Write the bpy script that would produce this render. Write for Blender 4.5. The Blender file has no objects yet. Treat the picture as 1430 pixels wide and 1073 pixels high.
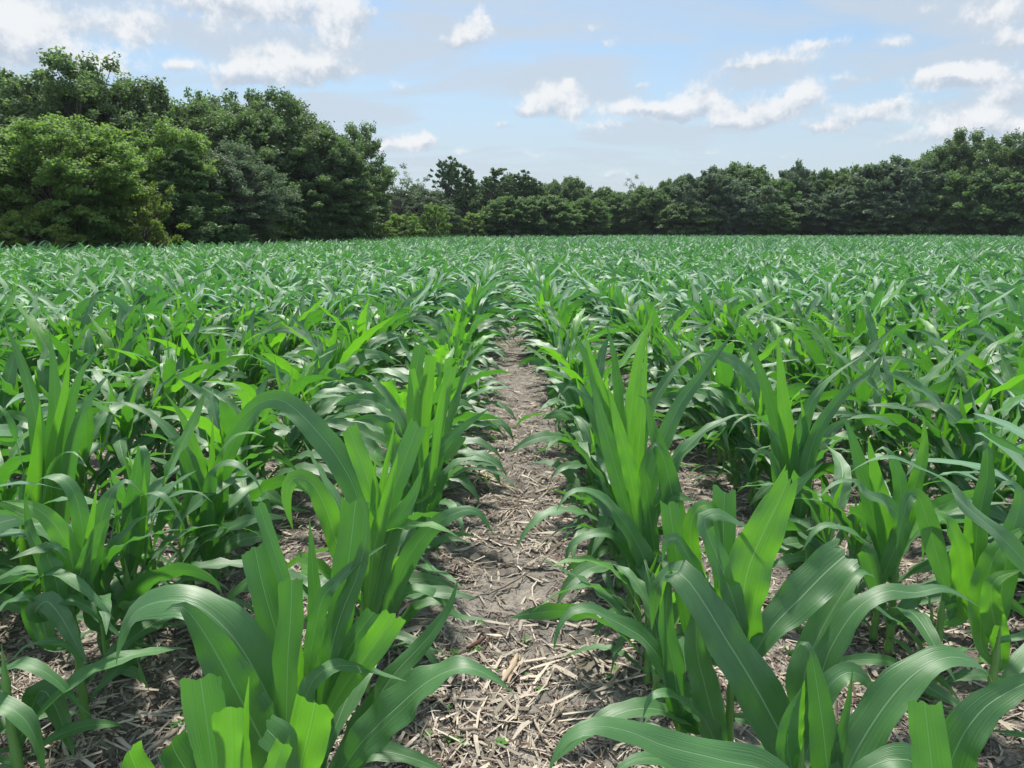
import bpy, math, random
import numpy as np

R = math.radians
rng = np.random.default_rng(11)
random.seed(11)
scene = bpy.context.scene
COL = scene.collection

# ------------------------------------------------------------------ camera
W0, H0, F0 = 1430.0, 1073.0, 991.0
EYE, PITCH = 1.30, R(12.27)
cp, sp = math.cos(PITCH), math.sin(PITCH)
cam_d = bpy.data.cameras.new('camera')
cam_d.sensor_width = 36.0
cam_d.lens = 36.0 * F0 / W0
cam_d.clip_start, cam_d.clip_end = 0.02, 3000
cam = bpy.data.objects.new('camera', cam_d)
COL.objects.link(cam)
cam.location = (0, 0, EYE)
cam.rotation_euler = (math.pi / 2 - PITCH, 0, 0)
scene.camera = cam


def ray(px, py):
    """world direction of a photo pixel"""
    a, b = (px - W0 / 2) / F0, (py - H0 / 2) / F0
    return np.array([a, cp - b * sp, -sp - b * cp])


def at(px, py, Y):
    d = ray(px, py)
    return np.array([0, 0, EYE]) + d * (Y / d[1])


def project(p):
    x, y, z = p[..., 0], p[..., 1], p[..., 2] - EYE
    zc = y * cp - z * sp
    yc = -(y * sp + z * cp)
    return W0 / 2 + F0 * x / zc, H0 / 2 + F0 * yc / zc, zc


# ------------------------------------------------------------------ helpers
class MB:
    """collects vertices, faces, uvs and a tint, links them as one mesh"""

    def __init__(s):
        s.v, s.f, s.uv, s.mi, s.col, s.n = [], [], [], [], [], 0

    def add(s, v, f, uv=None, mi=0, col=None):
        v = np.asarray(v, float).reshape(-1, 3)
        f = np.asarray(f, np.int64)
        s.v.append(v)
        s.f.append(f + s.n)
        s.uv.append(np.zeros((len(v), 2)) if uv is None else np.asarray(uv, float))
        s.mi.append(np.full(len(f), mi, np.int32))
        if col is None:
            col = np.full((len(v), 3), .5)
        s.col.append(np.broadcast_to(np.asarray(col, float), (len(v), 3)))
        s.n += len(v)
        return s

    def mesh(s, name, mats, smooth=True, tint=False):
        me = bpy.data.meshes.new(name)
        v = np.concatenate(s.v)
        uv = np.concatenate(s.uv)
        tot = np.concatenate([np.full(len(f), f.shape[1], np.int32) for f in s.f])
        loops = np.concatenate([f.ravel() for f in s.f]).astype(np.int32)
        me.vertices.add(len(v))
        me.vertices.foreach_set('co', v.astype(np.float32).ravel())
        me.loops.add(len(loops))
        me.loops.foreach_set('vertex_index', loops)
        me.polygons.add(len(tot))
        st = np.concatenate([[0], np.cumsum(tot)[:-1]]).astype(np.int32)
        me.polygons.foreach_set('loop_start', st)
        me.polygons.foreach_set('loop_total', tot)
        me.polygons.foreach_set('material_index', np.concatenate(s.mi))
        me.polygons.foreach_set('use_smooth', np.full(len(tot), smooth, bool))
        l = me.uv_layers.new(name='UVMap')
        l.data.foreach_set('uv', uv[loops].astype(np.float32).ravel())
        if tint:
            c = np.concatenate(s.col)
            a = me.color_attributes.new('tint', 'FLOAT_COLOR', 'POINT')
            a.data.foreach_set('color', np.concatenate([c, np.ones((len(c), 1))], 1).astype(np.float32).ravel())
        for m in (mats if isinstance(mats, (list, tuple)) else [mats]):
            me.materials.append(m)
        me.update(calc_edges=True)
        me.validate()
        return me

    def build(s, name, mats, parent=None, **k):
        return link(name, s.mesh(name, mats, **k), parent)


def link(name, data, parent=None):
    o = bpy.data.objects.new(name, data)
    COL.objects.link(o)
    if parent:
        o.parent = parent
    return o


def tag(o, label=None, cat=None, group=None, kind=None):
    for k, v in (('label', label), ('category', cat), ('group', group), ('kind', kind)):
        if v:
            o[k] = v
    return o


def empty(name, loc=(0, 0, 0), rz=0):
    o = bpy.data.objects.new(name, None)
    o.empty_display_size = .1
    COL.objects.link(o)
    o.location = tuple(loc)
    o.rotation_euler = (0, 0, rz)
    return o


def copy_tree(root, kids):
    c = root.copy()
    COL.objects.link(c)
    for k in kids:
        d = k.copy()
        d.parent = c
        COL.objects.link(d)
    return c


def norm(a):
    a = np.asarray(a, float)
    return a / np.maximum(np.linalg.norm(a, axis=-1, keepdims=True), 1e-9)


def smooth(a, b, x):
    t = np.clip((x - a) / (b - a), 0, 1)
    return t * t * (3 - 2 * t)


_tab = np.random.default_rng(5).random((256, 256))


def vnoise(x, y):
    xi, yi = np.floor(x).astype(int), np.floor(y).astype(int)
    fx, fy = x - xi, y - yi
    fx, fy = fx * fx * (3 - 2 * fx), fy * fy * (3 - 2 * fy)
    g = lambda a, b: _tab[a & 255, b & 255]
    return (g(xi, yi) * (1 - fx) + g(xi + 1, yi) * fx) * (1 - fy) + (g(xi, yi + 1) * (1 - fx) + g(xi + 1, yi + 1) * fx) * fy - .5


def fbm(x, y, o=4, gain=.5):
    s, a = 0, 1
    for i in range(o):
        s = s + a * vnoise(x * 2 ** i + 17 * i, y * 2 ** i + 5 * i)
        a *= gain
    return s


def tube(mb, P, rad, k=6, mi=0, col=None, cap=True):
    P = np.asarray(P, float)
    n = len(P)
    rad = np.broadcast_to(np.asarray(rad, float), (n,))
    T = norm(np.gradient(P, axis=0))
    ref = np.array([1., .1, .05]) if abs(T[0][2]) > .7 else np.array([0, 0, 1.])
    A = norm(np.cross(T, ref))
    B = np.cross(T, A)
    th = np.linspace(0, 2 * math.pi, k, endpoint=False)
    V = P[:, None] + rad[:, None, None] * (A[:, None] * np.cos(th)[None, :, None] + B[:, None] * np.sin(th)[None, :, None])
    i, j = np.meshgrid(np.arange(n - 1), np.arange(k), indexing='ij')
    q = np.stack([i * k + j, i * k + (j + 1) % k, (i + 1) * k + (j + 1) % k, (i + 1) * k + j], -1).reshape(-1, 4)
    uv = np.stack(np.broadcast_arrays(th[None] / 6.283, np.linspace(0, 1, n)[:, None]), -1).reshape(-1, 2)
    mb.add(V.reshape(-1, 3), q, uv, mi, col)
    if cap:
        for r in (0, n - 1):
            c = np.arange(k)
            mb.add(V[r], (c[::-1] if r == 0 else c)[None], np.zeros((k, 2)), mi, col)


# ------------------------------------------------------------------ materials
def new_mat(name):
    m = bpy.data.materials.new(name)
    m.use_nodes = True
    m.node_tree.nodes.clear()
    return m, m.node_tree.nodes, m.node_tree.links


class NT:
    def __init__(s, tree):
        s.t, s.n, s.l = tree, tree.nodes, tree.links

    def node(s, typ, **k):
        n = s.n.new(typ)
        for a, b in k.items():
            setattr(n, a, b)
        return n

    def put(s, sock, v):
        if isinstance(v, bpy.types.NodeSocket):
            s.l.new(v, sock)
        else:
            sock.default_value = v

    def math(s, op, a, b=None, c=None, clamp=False):
        n = s.node('ShaderNodeMath', operation=op, use_clamp=clamp)
        for i, v in enumerate((a, b, c)):
            if v is not None:
                s.put(n.inputs[i], v)
        return n.outputs[0]

    def mix(s, f, a, b, mode='MIX'):
        n = s.node('ShaderNodeMix', data_type='RGBA', blend_type=mode)
        s.put(n.inputs[0], f)
        s.put(n.inputs[6], a if isinstance(a, bpy.types.NodeSocket) else tuple(a) + (1,) * (4 - len(a)))
        s.put(n.inputs[7], b if isinstance(b, bpy.types.NodeSocket) else tuple(b) + (1,) * (4 - len(b)))
        return n.outputs[2]

    def ramp(s, f, lo, hi, a=0., b=1.):
        n = s.node('ShaderNodeMapRange', interpolation_type='SMOOTHSTEP')
        s.put(n.inputs[0], f)
        for i, v in enumerate((lo, hi, a, b)):
            s.put(n.inputs[i + 1], v)
        return n.outputs[0]

    def noise(s, vec, scale, detail=3, rough=.5, dist=0.):
        n = s.node('ShaderNodeTexNoise')
        s.put(n.inputs['Vector'], vec)
        n.inputs['Scale'].default_value = scale
        n.inputs['Detail'].default_value = detail
        n.inputs['Roughness'].default_value = rough
        n.inputs['Distortion'].default_value = dist
        return n.outputs['Fac']


def uv_sc(t, uv, rnd):
    mp = t.node('ShaderNodeMapping')
    t.put(mp.inputs[0], uv)
    mp.inputs['Scale'].default_value = (22, 150, 1)
    cb = t.node('ShaderNodeCombineXYZ')
    t.put(cb.inputs[2], t.math('MULTIPLY', rnd, 50))
    t.put(mp.inputs['Location'], cb.outputs[0])
    return mp.outputs[0]


def corn_leaf_mat(name, base, base2, trans, tfac, rough, spec, rib, bump=True, sheen=.20, coat=.36):
    m, N, L = new_mat(name)
    t = NT(m.node_tree)
    uv = t.node('ShaderNodeTexCoord').outputs['UV']
    sep = t.node('ShaderNodeSeparateXYZ')
    t.put(sep.inputs[0], uv)
    u, v = sep.outputs[0], sep.outputs[1]
    info = t.node('ShaderNodeObjectInfo')
    rnd = info.outputs['Random']
    d = t.math('ABSOLUTE', t.math('SUBTRACT', u, .5))
    ribm = t.ramp(d, .008, .025, 1, 0)
    # fine parallel veins, irregular
    comb = t.node('ShaderNodeCombineXYZ')
    t.put(comb.inputs[0], t.math('MULTIPLY', u, 26))
    t.put(comb.inputs[1], t.math('MULTIPLY', v, 1.3))
    t.put(comb.inputs[2], t.math('MULTIPLY', rnd, 37))
    vein = t.noise(comb.outputs[0], 1.0, 2, .6)
    comb2 = t.node('ShaderNodeCombineXYZ')
    t.put(comb2.inputs[0], t.math('MULTIPLY', u, 2.2))
    t.put(comb2.inputs[1], t.math('MULTIPLY', v, 5))
    t.put(comb2.inputs[2], t.math('MULTIPLY', rnd, 91))
    blot = t.noise(comb2.outputs[0], 1.0, 3, .55)
    f = t.math('ADD', t.math('MULTIPLY', blot, .9), t.math('MULTIPLY', rnd, .5))
    c = t.mix(t.ramp(f, .35, .95), base, base2)
    # the stand left of the path is a paler, yellower green
    sl = t.node('ShaderNodeSeparateXYZ')
    t.put(sl.inputs[0], info.outputs['Location'])
    left = t.ramp(sl.outputs[0], .5, -7, 0, .5)
    c = t.mix(left, c, (base2[0] * 1.12, base2[1] * 1.06, base2[2] * .62))
    c = t.mix(t.ramp(vein, .35, .7, 0, .22), c, tuple(x * 1.7 for x in base2))
    c = t.mix(t.math('MULTIPLY', ribm, .8), c, rib)
    dust = t.noise(uv_sc(t, uv, rnd), 1.0, 2, .7)
    c = t.mix(t.ramp(dust, .66, .80, 0, .55), c, (.20, .24, .14))
    tc = t.mix(t.ramp(vein, .3, .7, 0, .45), trans, tuple(x * .55 for x in trans))
    tc = t.mix(t.math('MULTIPLY', ribm, .5), tc, tuple(x * .6 for x in trans))
    p = t.node('ShaderNodeBsdfPrincipled')
    t.put(p.inputs['Base Color'], c)
    p.inputs['Specular IOR Level'].default_value = spec
    p.inputs['Coat Weight'].default_value = coat
    p.inputs['Coat Roughness'].default_value = .46
    p.inputs['Sheen Weight'].default_value = sheen         # waxy bloom
    p.inputs['Sheen Roughness'].default_value = .45
    p.inputs['Sheen Tint'].default_value = (.80, 1, .90, 1)
    t.put(p.inputs['Roughness'], t.math('ADD', t.math('MULTIPLY', blot, .22), rough - .1))
    tr = t.node('ShaderNodeBsdfTranslucent')
    t.put(tr.inputs['Color'], tc)
    mx = t.node('ShaderNodeMixShader')
    mx.inputs[0].default_value = tfac
    L.new(p.outputs[0], mx.inputs[1])
    L.new(tr.outputs[0], mx.inputs[2])
    if bump:
        b = t.node('ShaderNodeBump')
        b.inputs['Strength'].default_value = .35
        b.inputs['Distance'].default_value = .004
        h = t.math('SUBTRACT', vein, t.math('MULTIPLY', ribm, .9))
        t.put(b.inputs['Height'], h)
        L.new(b.outputs[0], p.inputs['Normal'])
        L.new(b.outputs[0], tr.inputs['Normal'])
    o = t.node('ShaderNodeOutputMaterial')
    L.new(mx.outputs[0], o.inputs[0])
    return m


LEAF = corn_leaf_mat('corn_leaf', (.030, .108, .026), (.068, .188, .054), (.105, .37, .020), .36, .48, .60, (.25, .41, .21))
YOUNG = corn_leaf_mat('young_corn_leaf', (.060, .190, .028), (.095, .260, .040), (.19, .56, .018), .42, .50, .5, (.32, .52, .18))
FIELD = corn_leaf_mat('field_corn_leaf', (.036, .120, .040), (.086, .214, .080), (.090, .34, .028), .29, .56, .55, (.30, .46, .28), False, .85, .06)


def stalk_mat():
    m, N, L = new_mat('corn_stalk')
    t = NT(m.node_tree)
    tc = t.node('ShaderNodeTexCoord')
    sep = t.node('ShaderNodeSeparateXYZ')
    t.put(sep.inputs[0], tc.outputs['UV'])
    v = sep.outputs[1]
    comb = t.node('ShaderNodeCombineXYZ')
    t.put(comb.inputs[0], t.math('MULTIPLY', sep.outputs[0], 30))
    t.put(comb.inputs[1], t.math('MULTIPLY', v, 3))
    nz = t.noise(comb.outputs[0], 1, 3)
    c = t.mix(nz, (.07, .19, .04), (.15, .30, .07))
    c = t.mix(t.ramp(t.math('ADD', v, t.math('MULTIPLY', nz, .08)), .12, .2, 1, 0), c, (.045, .022, .02))
    p = t.node('ShaderNodeBsdfPrincipled')
    t.put(p.inputs['Base Color'], c)
    p.inputs['Roughness'].default_value = .5
    o = t.node('ShaderNodeOutputMaterial')
    L.new(p.outputs[0], o.inputs[0])
    return m


STALK = stalk_mat()


def soil_mat():
    m, N, L = new_mat('soil')
    t = NT(m.node_tree)
    pos = t.node('ShaderNodeNewGeometry').outputs['Position']
    n1 = t.noise(pos, 1.6, 5, .6)
    n2 = t.noise(pos, 9, 5, .65)
    n3 = t.noise(pos, 70, 4, .7)
    n4 = t.noise(pos, 300, 2, .6)
    c = t.mix(t.ramp(n1, .35, .65), (.126, .111, .095), (.222, .202, .177))
    c = t.mix(t.ramp(n2, .42, .68), c, (.30, .27, .24))
    c = t.mix(t.ramp(n3, .48, .72, 0, .75), c, (.048, .036, .030))
    c = t.mix(t.ramp(n4, .55, .75, 0, .6), c, (.38, .34, .29))
    p = t.node('ShaderNodeBsdfPrincipled')
    t.put(p.inputs['Base Color'], c)
    p.inputs['Roughness'].default_value = .95
    p.inputs['Specular IOR Level'].default_value = .15
    b = t.node('ShaderNodeBump')
    b.inputs['Strength'].default_value = .9
    b.inputs['Distance'].default_value = .012
    t.put(b.inputs['Height'], t.math('ADD', n3, t.math('MULTIPLY', n4, .4)))
    L.new(b.outputs[0], p.inputs['Normal'])
    o = t.node('ShaderNodeOutputMaterial')
    L.new(p.outputs[0], o.inputs[0])
    return m


def tint_mat(name, rough=.85, fibre=60, trans=None, spec=.25):
    """colour from the pieces' own colour attribute with fibrous variation"""
    m, N, L = new_mat(name)
    t = NT(m.node_tree)
    a = t.node('ShaderNodeVertexColor', layer_name='tint').outputs[0]
    uv = t.node('ShaderNodeTexCoord').outputs['UV']
    mp = t.node('ShaderNodeMapping')
    t.put(mp.inputs[0], uv)
    mp.inputs['Scale'].default_value = (fibre * .12, 2, 1)
    nz = t.noise(mp.outputs[0], 2.5, 3, .6)
    c = t.mix(t.ramp(nz, .35, .7, 0, .5), a, (.35, .33, .30), 'MULTIPLY')
    p = t.node('ShaderNodeBsdfPrincipled')
    t.put(p.inputs['Base Color'], c)
    p.inputs['Roughness'].default_value = rough
    p.inputs['Specular IOR Level'].default_value = spec
    o = t.node('ShaderNodeOutputMaterial')
    if trans:
        tr = t.node('ShaderNodeBsdfTranslucent')
        tr.inputs[0].default_value = tuple(trans) + (1,)
        mx = t.node('ShaderNodeMixShader')
        mx.inputs[0].default_value = .35
        L.new(p.outputs[0], mx.inputs[1])
        L.new(tr.outputs[0], mx.inputs[2])
        L.new(mx.outputs[0], o.inputs[0])
    else:
        L.new(p.outputs[0], o.inputs[0])
    return m


def foliage_mat(name, a, b, trans, tfac=.28):
    """tree leaves: hue varies from clump to clump and tree to tree"""
    m, N, L = new_mat(name)
    t = NT(m.node_tree)
    tint = t.node('ShaderNodeVertexColor', layer_name='tint').outputs[0]
    sep = t.node('ShaderNodeSeparateColor')
    t.put(sep.inputs[0], tint)
    rnd = t.node('ShaderNodeObjectInfo').outputs['Random']
    f = t.math('ADD', t.math('MULTIPLY', sep.outputs[0], .7), t.math('MULTIPLY', rnd, .3))
    c = t.mix(f, a, b)
    p = t.node('ShaderNodeBsdfPrincipled')
    t.put(p.inputs['Base Color'], c)
    p.inputs['Roughness'].default_value = .55
    p.inputs['Specular IOR Level'].default_value = .35
    tr = t.node('ShaderNodeBsdfTranslucent')
    tc = t.mix(f, tuple(x * .75 for x in trans), trans)
    t.put(tr.inputs[0], tc)
    mx = t.node('ShaderNodeMixShader')
    mx.inputs[0].default_value = tfac
    L.new(p.outputs[0], mx.inputs[1])
    L.new(tr.outputs[0], mx.inputs[2])
    o = t.node('ShaderNodeOutputMaterial')
    L.new(mx.outputs[0], o.inputs[0])
    return m


def bark_mat():
    m, N, L = new_mat('bark')
    t = NT(m.node_tree)
    pos = t.node('ShaderNodeTexCoord').outputs['Object']
    mp = t.node('ShaderNodeMapping')
    t.put(mp.inputs[0], pos)
    mp.inputs['Scale'].default_value = (6, 6, 1.2)
    nz = t.noise(mp.outputs[0], 2, 5, .65)
    p = t.node('ShaderNodeBsdfPrincipled')
    t.put(p.inputs['Base Color'], t.mix(t.ramp(nz, .35, .65), (.045, .036, .03), (.14, .12, .10)))
    p.inputs['Roughness'].default_value = .9
    o = t.node('ShaderNodeOutputMaterial')
    L.new(p.outputs[0], o.inputs[0])
    return m


SOIL, BARK = soil_mat(), bark_mat()
STRAW = tint_mat('dry_straw')
WEED = tint_mat('weed_leaf', .6, 10, (.15, .45, .05))
OAK = foliage_mat('oak_leaves', (.062, .106, .048), (.108, .162, .066), (.18, .32, .08), .42)
GUM = foliage_mat('sweetgum_leaves', (.080, .148, .042), (.140, .225, .058), (.28, .48, .08), .46)
GREY = foliage_mat('grey_green_leaves', (.078, .118, .074), (.130, .178, .106), (.16, .27, .10), .38)
PINE = foliage_mat('pine_needles', (.054, .112, .044), (.094, .178, .056), (.10, .20, .05), .3)
MIXED = foliage_mat('mixed_wood_leaves', (.062, .114, .048), (.108, .176, .064), (.18, .34, .07), .42)
YELL = foliage_mat('yellow_green_leaves', (.085, .135, .030), (.140, .190, .040), (.28, .42, .05), .42)

# ------------------------------------------------------------------ world
SUN_EL, SUN_AZ = R(61), R(-9)         # azimuth measured from +Y towards +X
world = bpy.data.worlds.new('World')
scene.world = world
world.use_nodes = True
world.node_tree.nodes.clear()
w = NT(world.node_tree)
sky = w.node('ShaderNodeTexSky', sky_type='NISHITA')
sky.sun_disc = False
sky.sun_elevation = SUN_EL
sky.sun_rotation = SUN_AZ
sky.air_density, sky.dust_density, sky.ozone_density = 1.0, 1.2, 1.2
gen = w.node('ShaderNodeTexCoord').outputs['Generated']
sepd = w.node('ShaderNodeSeparateXYZ')
w.put(sepd.inputs[0], gen)
dx, dy, dz = sepd.outputs
az = w.math('ARCTAN2', dx, dy)
el = w.math('ARCSINE', dz)
wn = w.node('ShaderNodeTexNoise')
w.put(wn.inputs['Vector'], gen)
wn.inputs['Scale'].default_value = 22
wn.inputs['Detail'].default_value = 8
wn.inputs['Roughness'].default_value = .70
sepn = w.node('ShaderNodeSeparateColor')
w.put(sepn.inputs[0], wn.outputs['Color'])
azw = w.math('MULTIPLY_ADD', w.math('SUBTRACT', sepn.outputs[0], .5), .046, az)
elw = w.math('MULTIPLY_ADD', w.math('SUBTRACT', sepn.outputs[1], .5), .034, el)
CLOUDS = [(25, 38, 60, 32, 1), (66, 80, 56, 20, .95), (150, 96, 40, 16, .8), (190, 45, 44, 26, .9), (110, 30, 30, 14, .5),
          (300, 8, 70, 23, .95), (405, 16, 100, 30, 1), (492, 28, 38, 30, .9), (470, 60, 26, 14, .7),
          (390, 108, 88, 22, 1.05), (335, 112, 44, 18, .8), (455, 96, 50, 18, .9), (385, 70, 36, 10, .55), (300, 42, 34, 12, .45),
          (660, 50, 44, 18, .85), (640, 62, 24, 12, .6), (672, 24, 16, 14, .6),
          (575, 206, 40, 13, .9), (596, 200, 22, 10, .8),
          (770, 142, 44, 20, 1.15), (730, 157, 34, 12, .9), (800, 160, 30, 12, .7), (790, 122, 20, 12, .8),
          (872, 156, 44, 12, .9), (930, 158, 34, 11, .8), (982, 136, 40, 22, 1), (970, 158, 60, 12, .9),
          (1094, 152, 62, 18, 1.1), (1122, 134, 30, 14, .9), (1055, 168, 40, 10, .8),
          (1212, 166, 52, 13, 1), (1085, 84, 62, 11, .8), (1145, 62, 48, 9, .8), (1035, 96, 34, 9, .6),
          (1308, 114, 54, 13, 1.05), (1334, 104, 30, 10, .9), (1352, 172, 56, 15, 1.05), (1412, 184, 46, 14, 1), (1402, 138, 34, 12, .9),
          (1322, 188, 40, 9, .6), (1388, 18, 52, 20, .95), (1414, 58, 30, 14, .9), (1298, 14, 20, 9, .5),
          (905, 118, 22, 7, 0.78), (1015, 178, 46, 9, 0.90), (1150, 182, 40, 9, 0.90), (845, 180, 50, 8, 0.78), (705, 178, 30, 8, 0.78), (1245, 150, 26, 9, 0.90), (1380, 110, 26, 9, 0.90), (850, 62, 26, 7, 0.65), (830, 38, 30, 7, 0.59), (525, 210, 26, 8, 0.78), (640, 215, 20, 6, 0.52), (1185, 110, 30, 8, 0.65), (985, 215, 34, 6, 0.65), (1090, 222, 40, 6, 0.65), (560, 120, 26, 8, 0.52), (250, 95, 24, 10, 0.78), (1250, 60, 26, 8, 0.59),
          (855, 245, 32, 7, .8), (745, 216, 44, 7, .5), (940, 226, 30, 6, .4), (1260, 200, 60, 8, .6),
          (-160, 60, 130, 40, 1.1), (-330, 110, 120, 26, 1), (1600, 90, 120, 30, 1), (1700, 190, 110, 20, 1), (560, -160, 200, 60, 1), (1250, -140, 160, 50, 1)]
dens = shade = None
for px, py, rx, ry, wt in CLOUDS:
    d = norm(ray(px, py))
    a0, e0 = math.atan2(d[0], d[1]), math.asin(d[2])
    ra, re = rx * .86 / F0, ry * 1.25 / F0
    du = w.math('MULTIPLY_ADD', azw, 1 / ra, -a0 / ra)
    dv = w.math('MULTIPLY_ADD', elw, 1 / re, -e0 / re)
    dn = w.math('MINIMUM', dv, 0)                        # flat undersides
    q = w.math('MULTIPLY_ADD', dv, dv, w.math('MULTIPLY', du, du))
    q = w.math('MULTIPLY_ADD', w.math('MULTIPLY', dn, dn), 2.2, q)
    g = w.math('POWER', .36788, q)
    if dens is None:
        dens, shade = w.math('MULTIPLY', g, wt), w.math('MULTIPLY', g, dv)
    else:
        dens, shade = w.math('MULTIPLY_ADD', g, wt, dens), w.math('MULTIPLY_ADD', g, dv, shade)
# thin high veil over the whole dome, laid on a flat layer above the field
zz = w.math('ADD', w.math('ABSOLUTE', dz), .12)
pl = w.node('ShaderNodeCombineXYZ')
w.put(pl.inputs[0], w.math('DIVIDE', dx, zz))
w.put(pl.inputs[1], w.math('MULTIPLY', w.math('DIVIDE', dy, zz), 1.6))
veil_n = w.noise(pl.outputs[0], .9, 6, .55, .6)
veil = w.ramp(veil_n, .37, .59, .26, .95)
low = w.ramp(el, .02, .30, .92, .0)
veil = w.math('MAXIMUM', veil, low)
fine = w.noise(gen, 30, 8, .66)
puff = w.noise(gen, 85, 4, .6)
tex = w.math('ADD', w.math('SUBTRACT', fine, .5), w.math('MULTIPLY', w.math('SUBTRACT', puff, .5), .35))
core = w.math('MULTIPLY_ADD', tex, 1.55, w.math('MINIMUM', dens, 1.25))
cl = w.ramp(core, .32, 1.04, 0, 1)
lit = w.ramp(w.math('MULTIPLY_ADD', tex, 2.2, shade), -.42, .52, 0, 1)
# added fill: unseen sky behind the camera is brightened to light the tree fronts
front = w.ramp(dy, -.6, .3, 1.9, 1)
c_veil = (4.15, 4.68, 5.3)
c_cloud = w.mix(lit, (3.65, 4.2, 4.95), (6.35, 6.45, 6.55))
blue = w.mix(1.0, sky.outputs[0], (.80, .95, 1.0), 'MULTIPLY')
base = w.mix(w.math('MULTIPLY', veil, .92), blue, c_veil)
col = w.mix(w.math('MULTIPLY', cl, .92), base, c_cloud)
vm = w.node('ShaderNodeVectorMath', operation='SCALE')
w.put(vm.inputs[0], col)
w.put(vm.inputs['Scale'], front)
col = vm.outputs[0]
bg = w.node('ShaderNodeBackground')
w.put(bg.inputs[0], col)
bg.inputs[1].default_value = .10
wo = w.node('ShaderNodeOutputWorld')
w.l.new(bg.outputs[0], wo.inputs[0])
world.cycles.sampling_method = 'MANUAL'
world.cycles.sample_map_resolution = 512

sun_d = bpy.data.lights.new('sun', 'SUN')
sun_d.energy, sun_d.angle, sun_d.color = 4.8, R(4.0), (1, .955, .87)
sun = bpy.data.objects.new('sun', sun_d)
COL.objects.link(sun)
sun.rotation_euler = (math.pi / 2 - SUN_EL, 0, -SUN_AZ + math.pi)   # shines from ahead-left
sun.rotation_euler = (R(90) - SUN_EL, 0, math.pi - SUN_AZ)
scene.view_settings.view_transform = 'Standard'
scene.view_settings.look = 'None'
scene.view_settings.exposure = 0.53
scene.view_settings.gamma = 1.0

# ------------------------------------------------------------------ ground
ROWS_L = [-.425 - .0, -1.125] + [-1.125 - .76 * i for i in range(1, 70)]
ROWS_R = [.405, 1.16] + [1.16 + .76 * i for i in range(1, 110)]


def gz(x, y):
    x, y = np.asarray(x, float), np.asarray(y, float)
    near = np.exp(-(np.maximum(np.abs(x) - 6, 0) / 8) ** 2) * np.exp(-(np.maximum(np.abs(y - 4) - 8, 0) / 10) ** 2)
    z = .022 * fbm(x * 2.2, y * 2.2, 3) + near * (.020 * fbm(x * 14, y * 14, 3, .6) + .010 * fbm(x * 41, y * 41, 2, .6))
    wob = .03 * fbm(y * 1.5, y * .3 + 9, 2)
    z = z - .035 * np.exp(-((x + .99 + wob) / .035) ** 2) * smooth(.8, 1.3, y) * (1 - smooth(2.2, 3.5, y))   # open furrow slot
    z = z + .018 * np.exp(-((x + 1.12) / .07) ** 2) - .012 * np.exp(-((x - .0) / .16) ** 2)
    return z


def axis(fine0, fine1, step, lo, hi, grow=1.13):
    a = list(np.arange(fine0, fine1, step))
    s, x = step, a[-1]
    while x < hi:
        s *= grow
        x += s
        a.append(x)
    s, x = step, a[0]
    b = []
    while x > lo:
        s *= grow
        x -= s
        b.append(x)
    return np.array(b[::-1] + a)


gx, gy = axis(-2.2, 2.3, .014, -900, 900), axis(1.0, 4.6, .013, -300, 1500)
X, Y = np.meshgrid(gx, gy)
Z = gz(X, Y)
nx, ny = len(gx), len(gy)
i, j = np.meshgrid(np.arange(ny - 1), np.arange(nx - 1), indexing='ij')
q = np.stack([i * nx + j, i * nx + j + 1, (i + 1) * nx + j + 1, (i + 1) * nx + j], -1).reshape(-1, 4)
g = MB().add(np.stack([X, Y, Z], -1).reshape(-1, 3), q, np.stack([X, Y], -1).reshape(-1, 2)).build('ground', SOIL)
tag(g, 'bare grey brown soil of the corn field', None, None, 'structure')

# crop residue: chopped stalks, husks and fibres, far too many to count
res = MB()
cnt = 175000
ry = 1.15 + (rng.random(cnt) ** 1.8) * 9.5
rx = (rng.random(cnt) * 2 - 1) * (1.1 + ry * .74)
keep = fbm(rx * 3.1, ry * 3.1, 3) + rng.random(cnt) * 1.0 > .22
rx, ry = rx[keep], ry[keep]
cnt = len(rx)
coarse = rng.random(cnt) < .055 + .05 * (np.abs(rx) < .4)
L_ = np.clip(rng.lognormal(-3.55, .62, cnt), .006, .19)
W_ = np.clip(rng.lognormal(-6.4, .60, cnt), .0006, .010)
L_ = np.where(coarse, rng.uniform(.035, .19, cnt), L_)
W_ = np.where(coarse, rng.uniform(.0018, .0060, cnt), W_)
W_ = np.minimum(W_, L_ * .35)
th = rng.random(cnt) * math.pi * 2
dirv = np.stack([np.cos(th), np.sin(th)], -1)
tan_el = rng.normal(0, .14, cnt)
tone = rng.random(cnt)
pal = np.array([(.36, .30, .24), (.24, .195, .155), (.46, .40, .33), (.16, .12, .095), (.085, .062, .05), (.30, .26, .22), (.12, .09, .07)])
pc = pal[rng.integers(0, 7, cnt)] * (.75 + .6 * rng.random((cnt, 1)))
pc = np.where(coarse[:, None], np.array((.50, .435, .355)) * rng.uniform(.45, 1.15, (cnt, 1)), pc)
z0 = gz(rx, ry) + .002 + .008 * rng.random(cnt)
bend = rng.normal(0, .045, cnt) * L_
V = np.zeros((cnt, 3, 2, 3))
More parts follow.
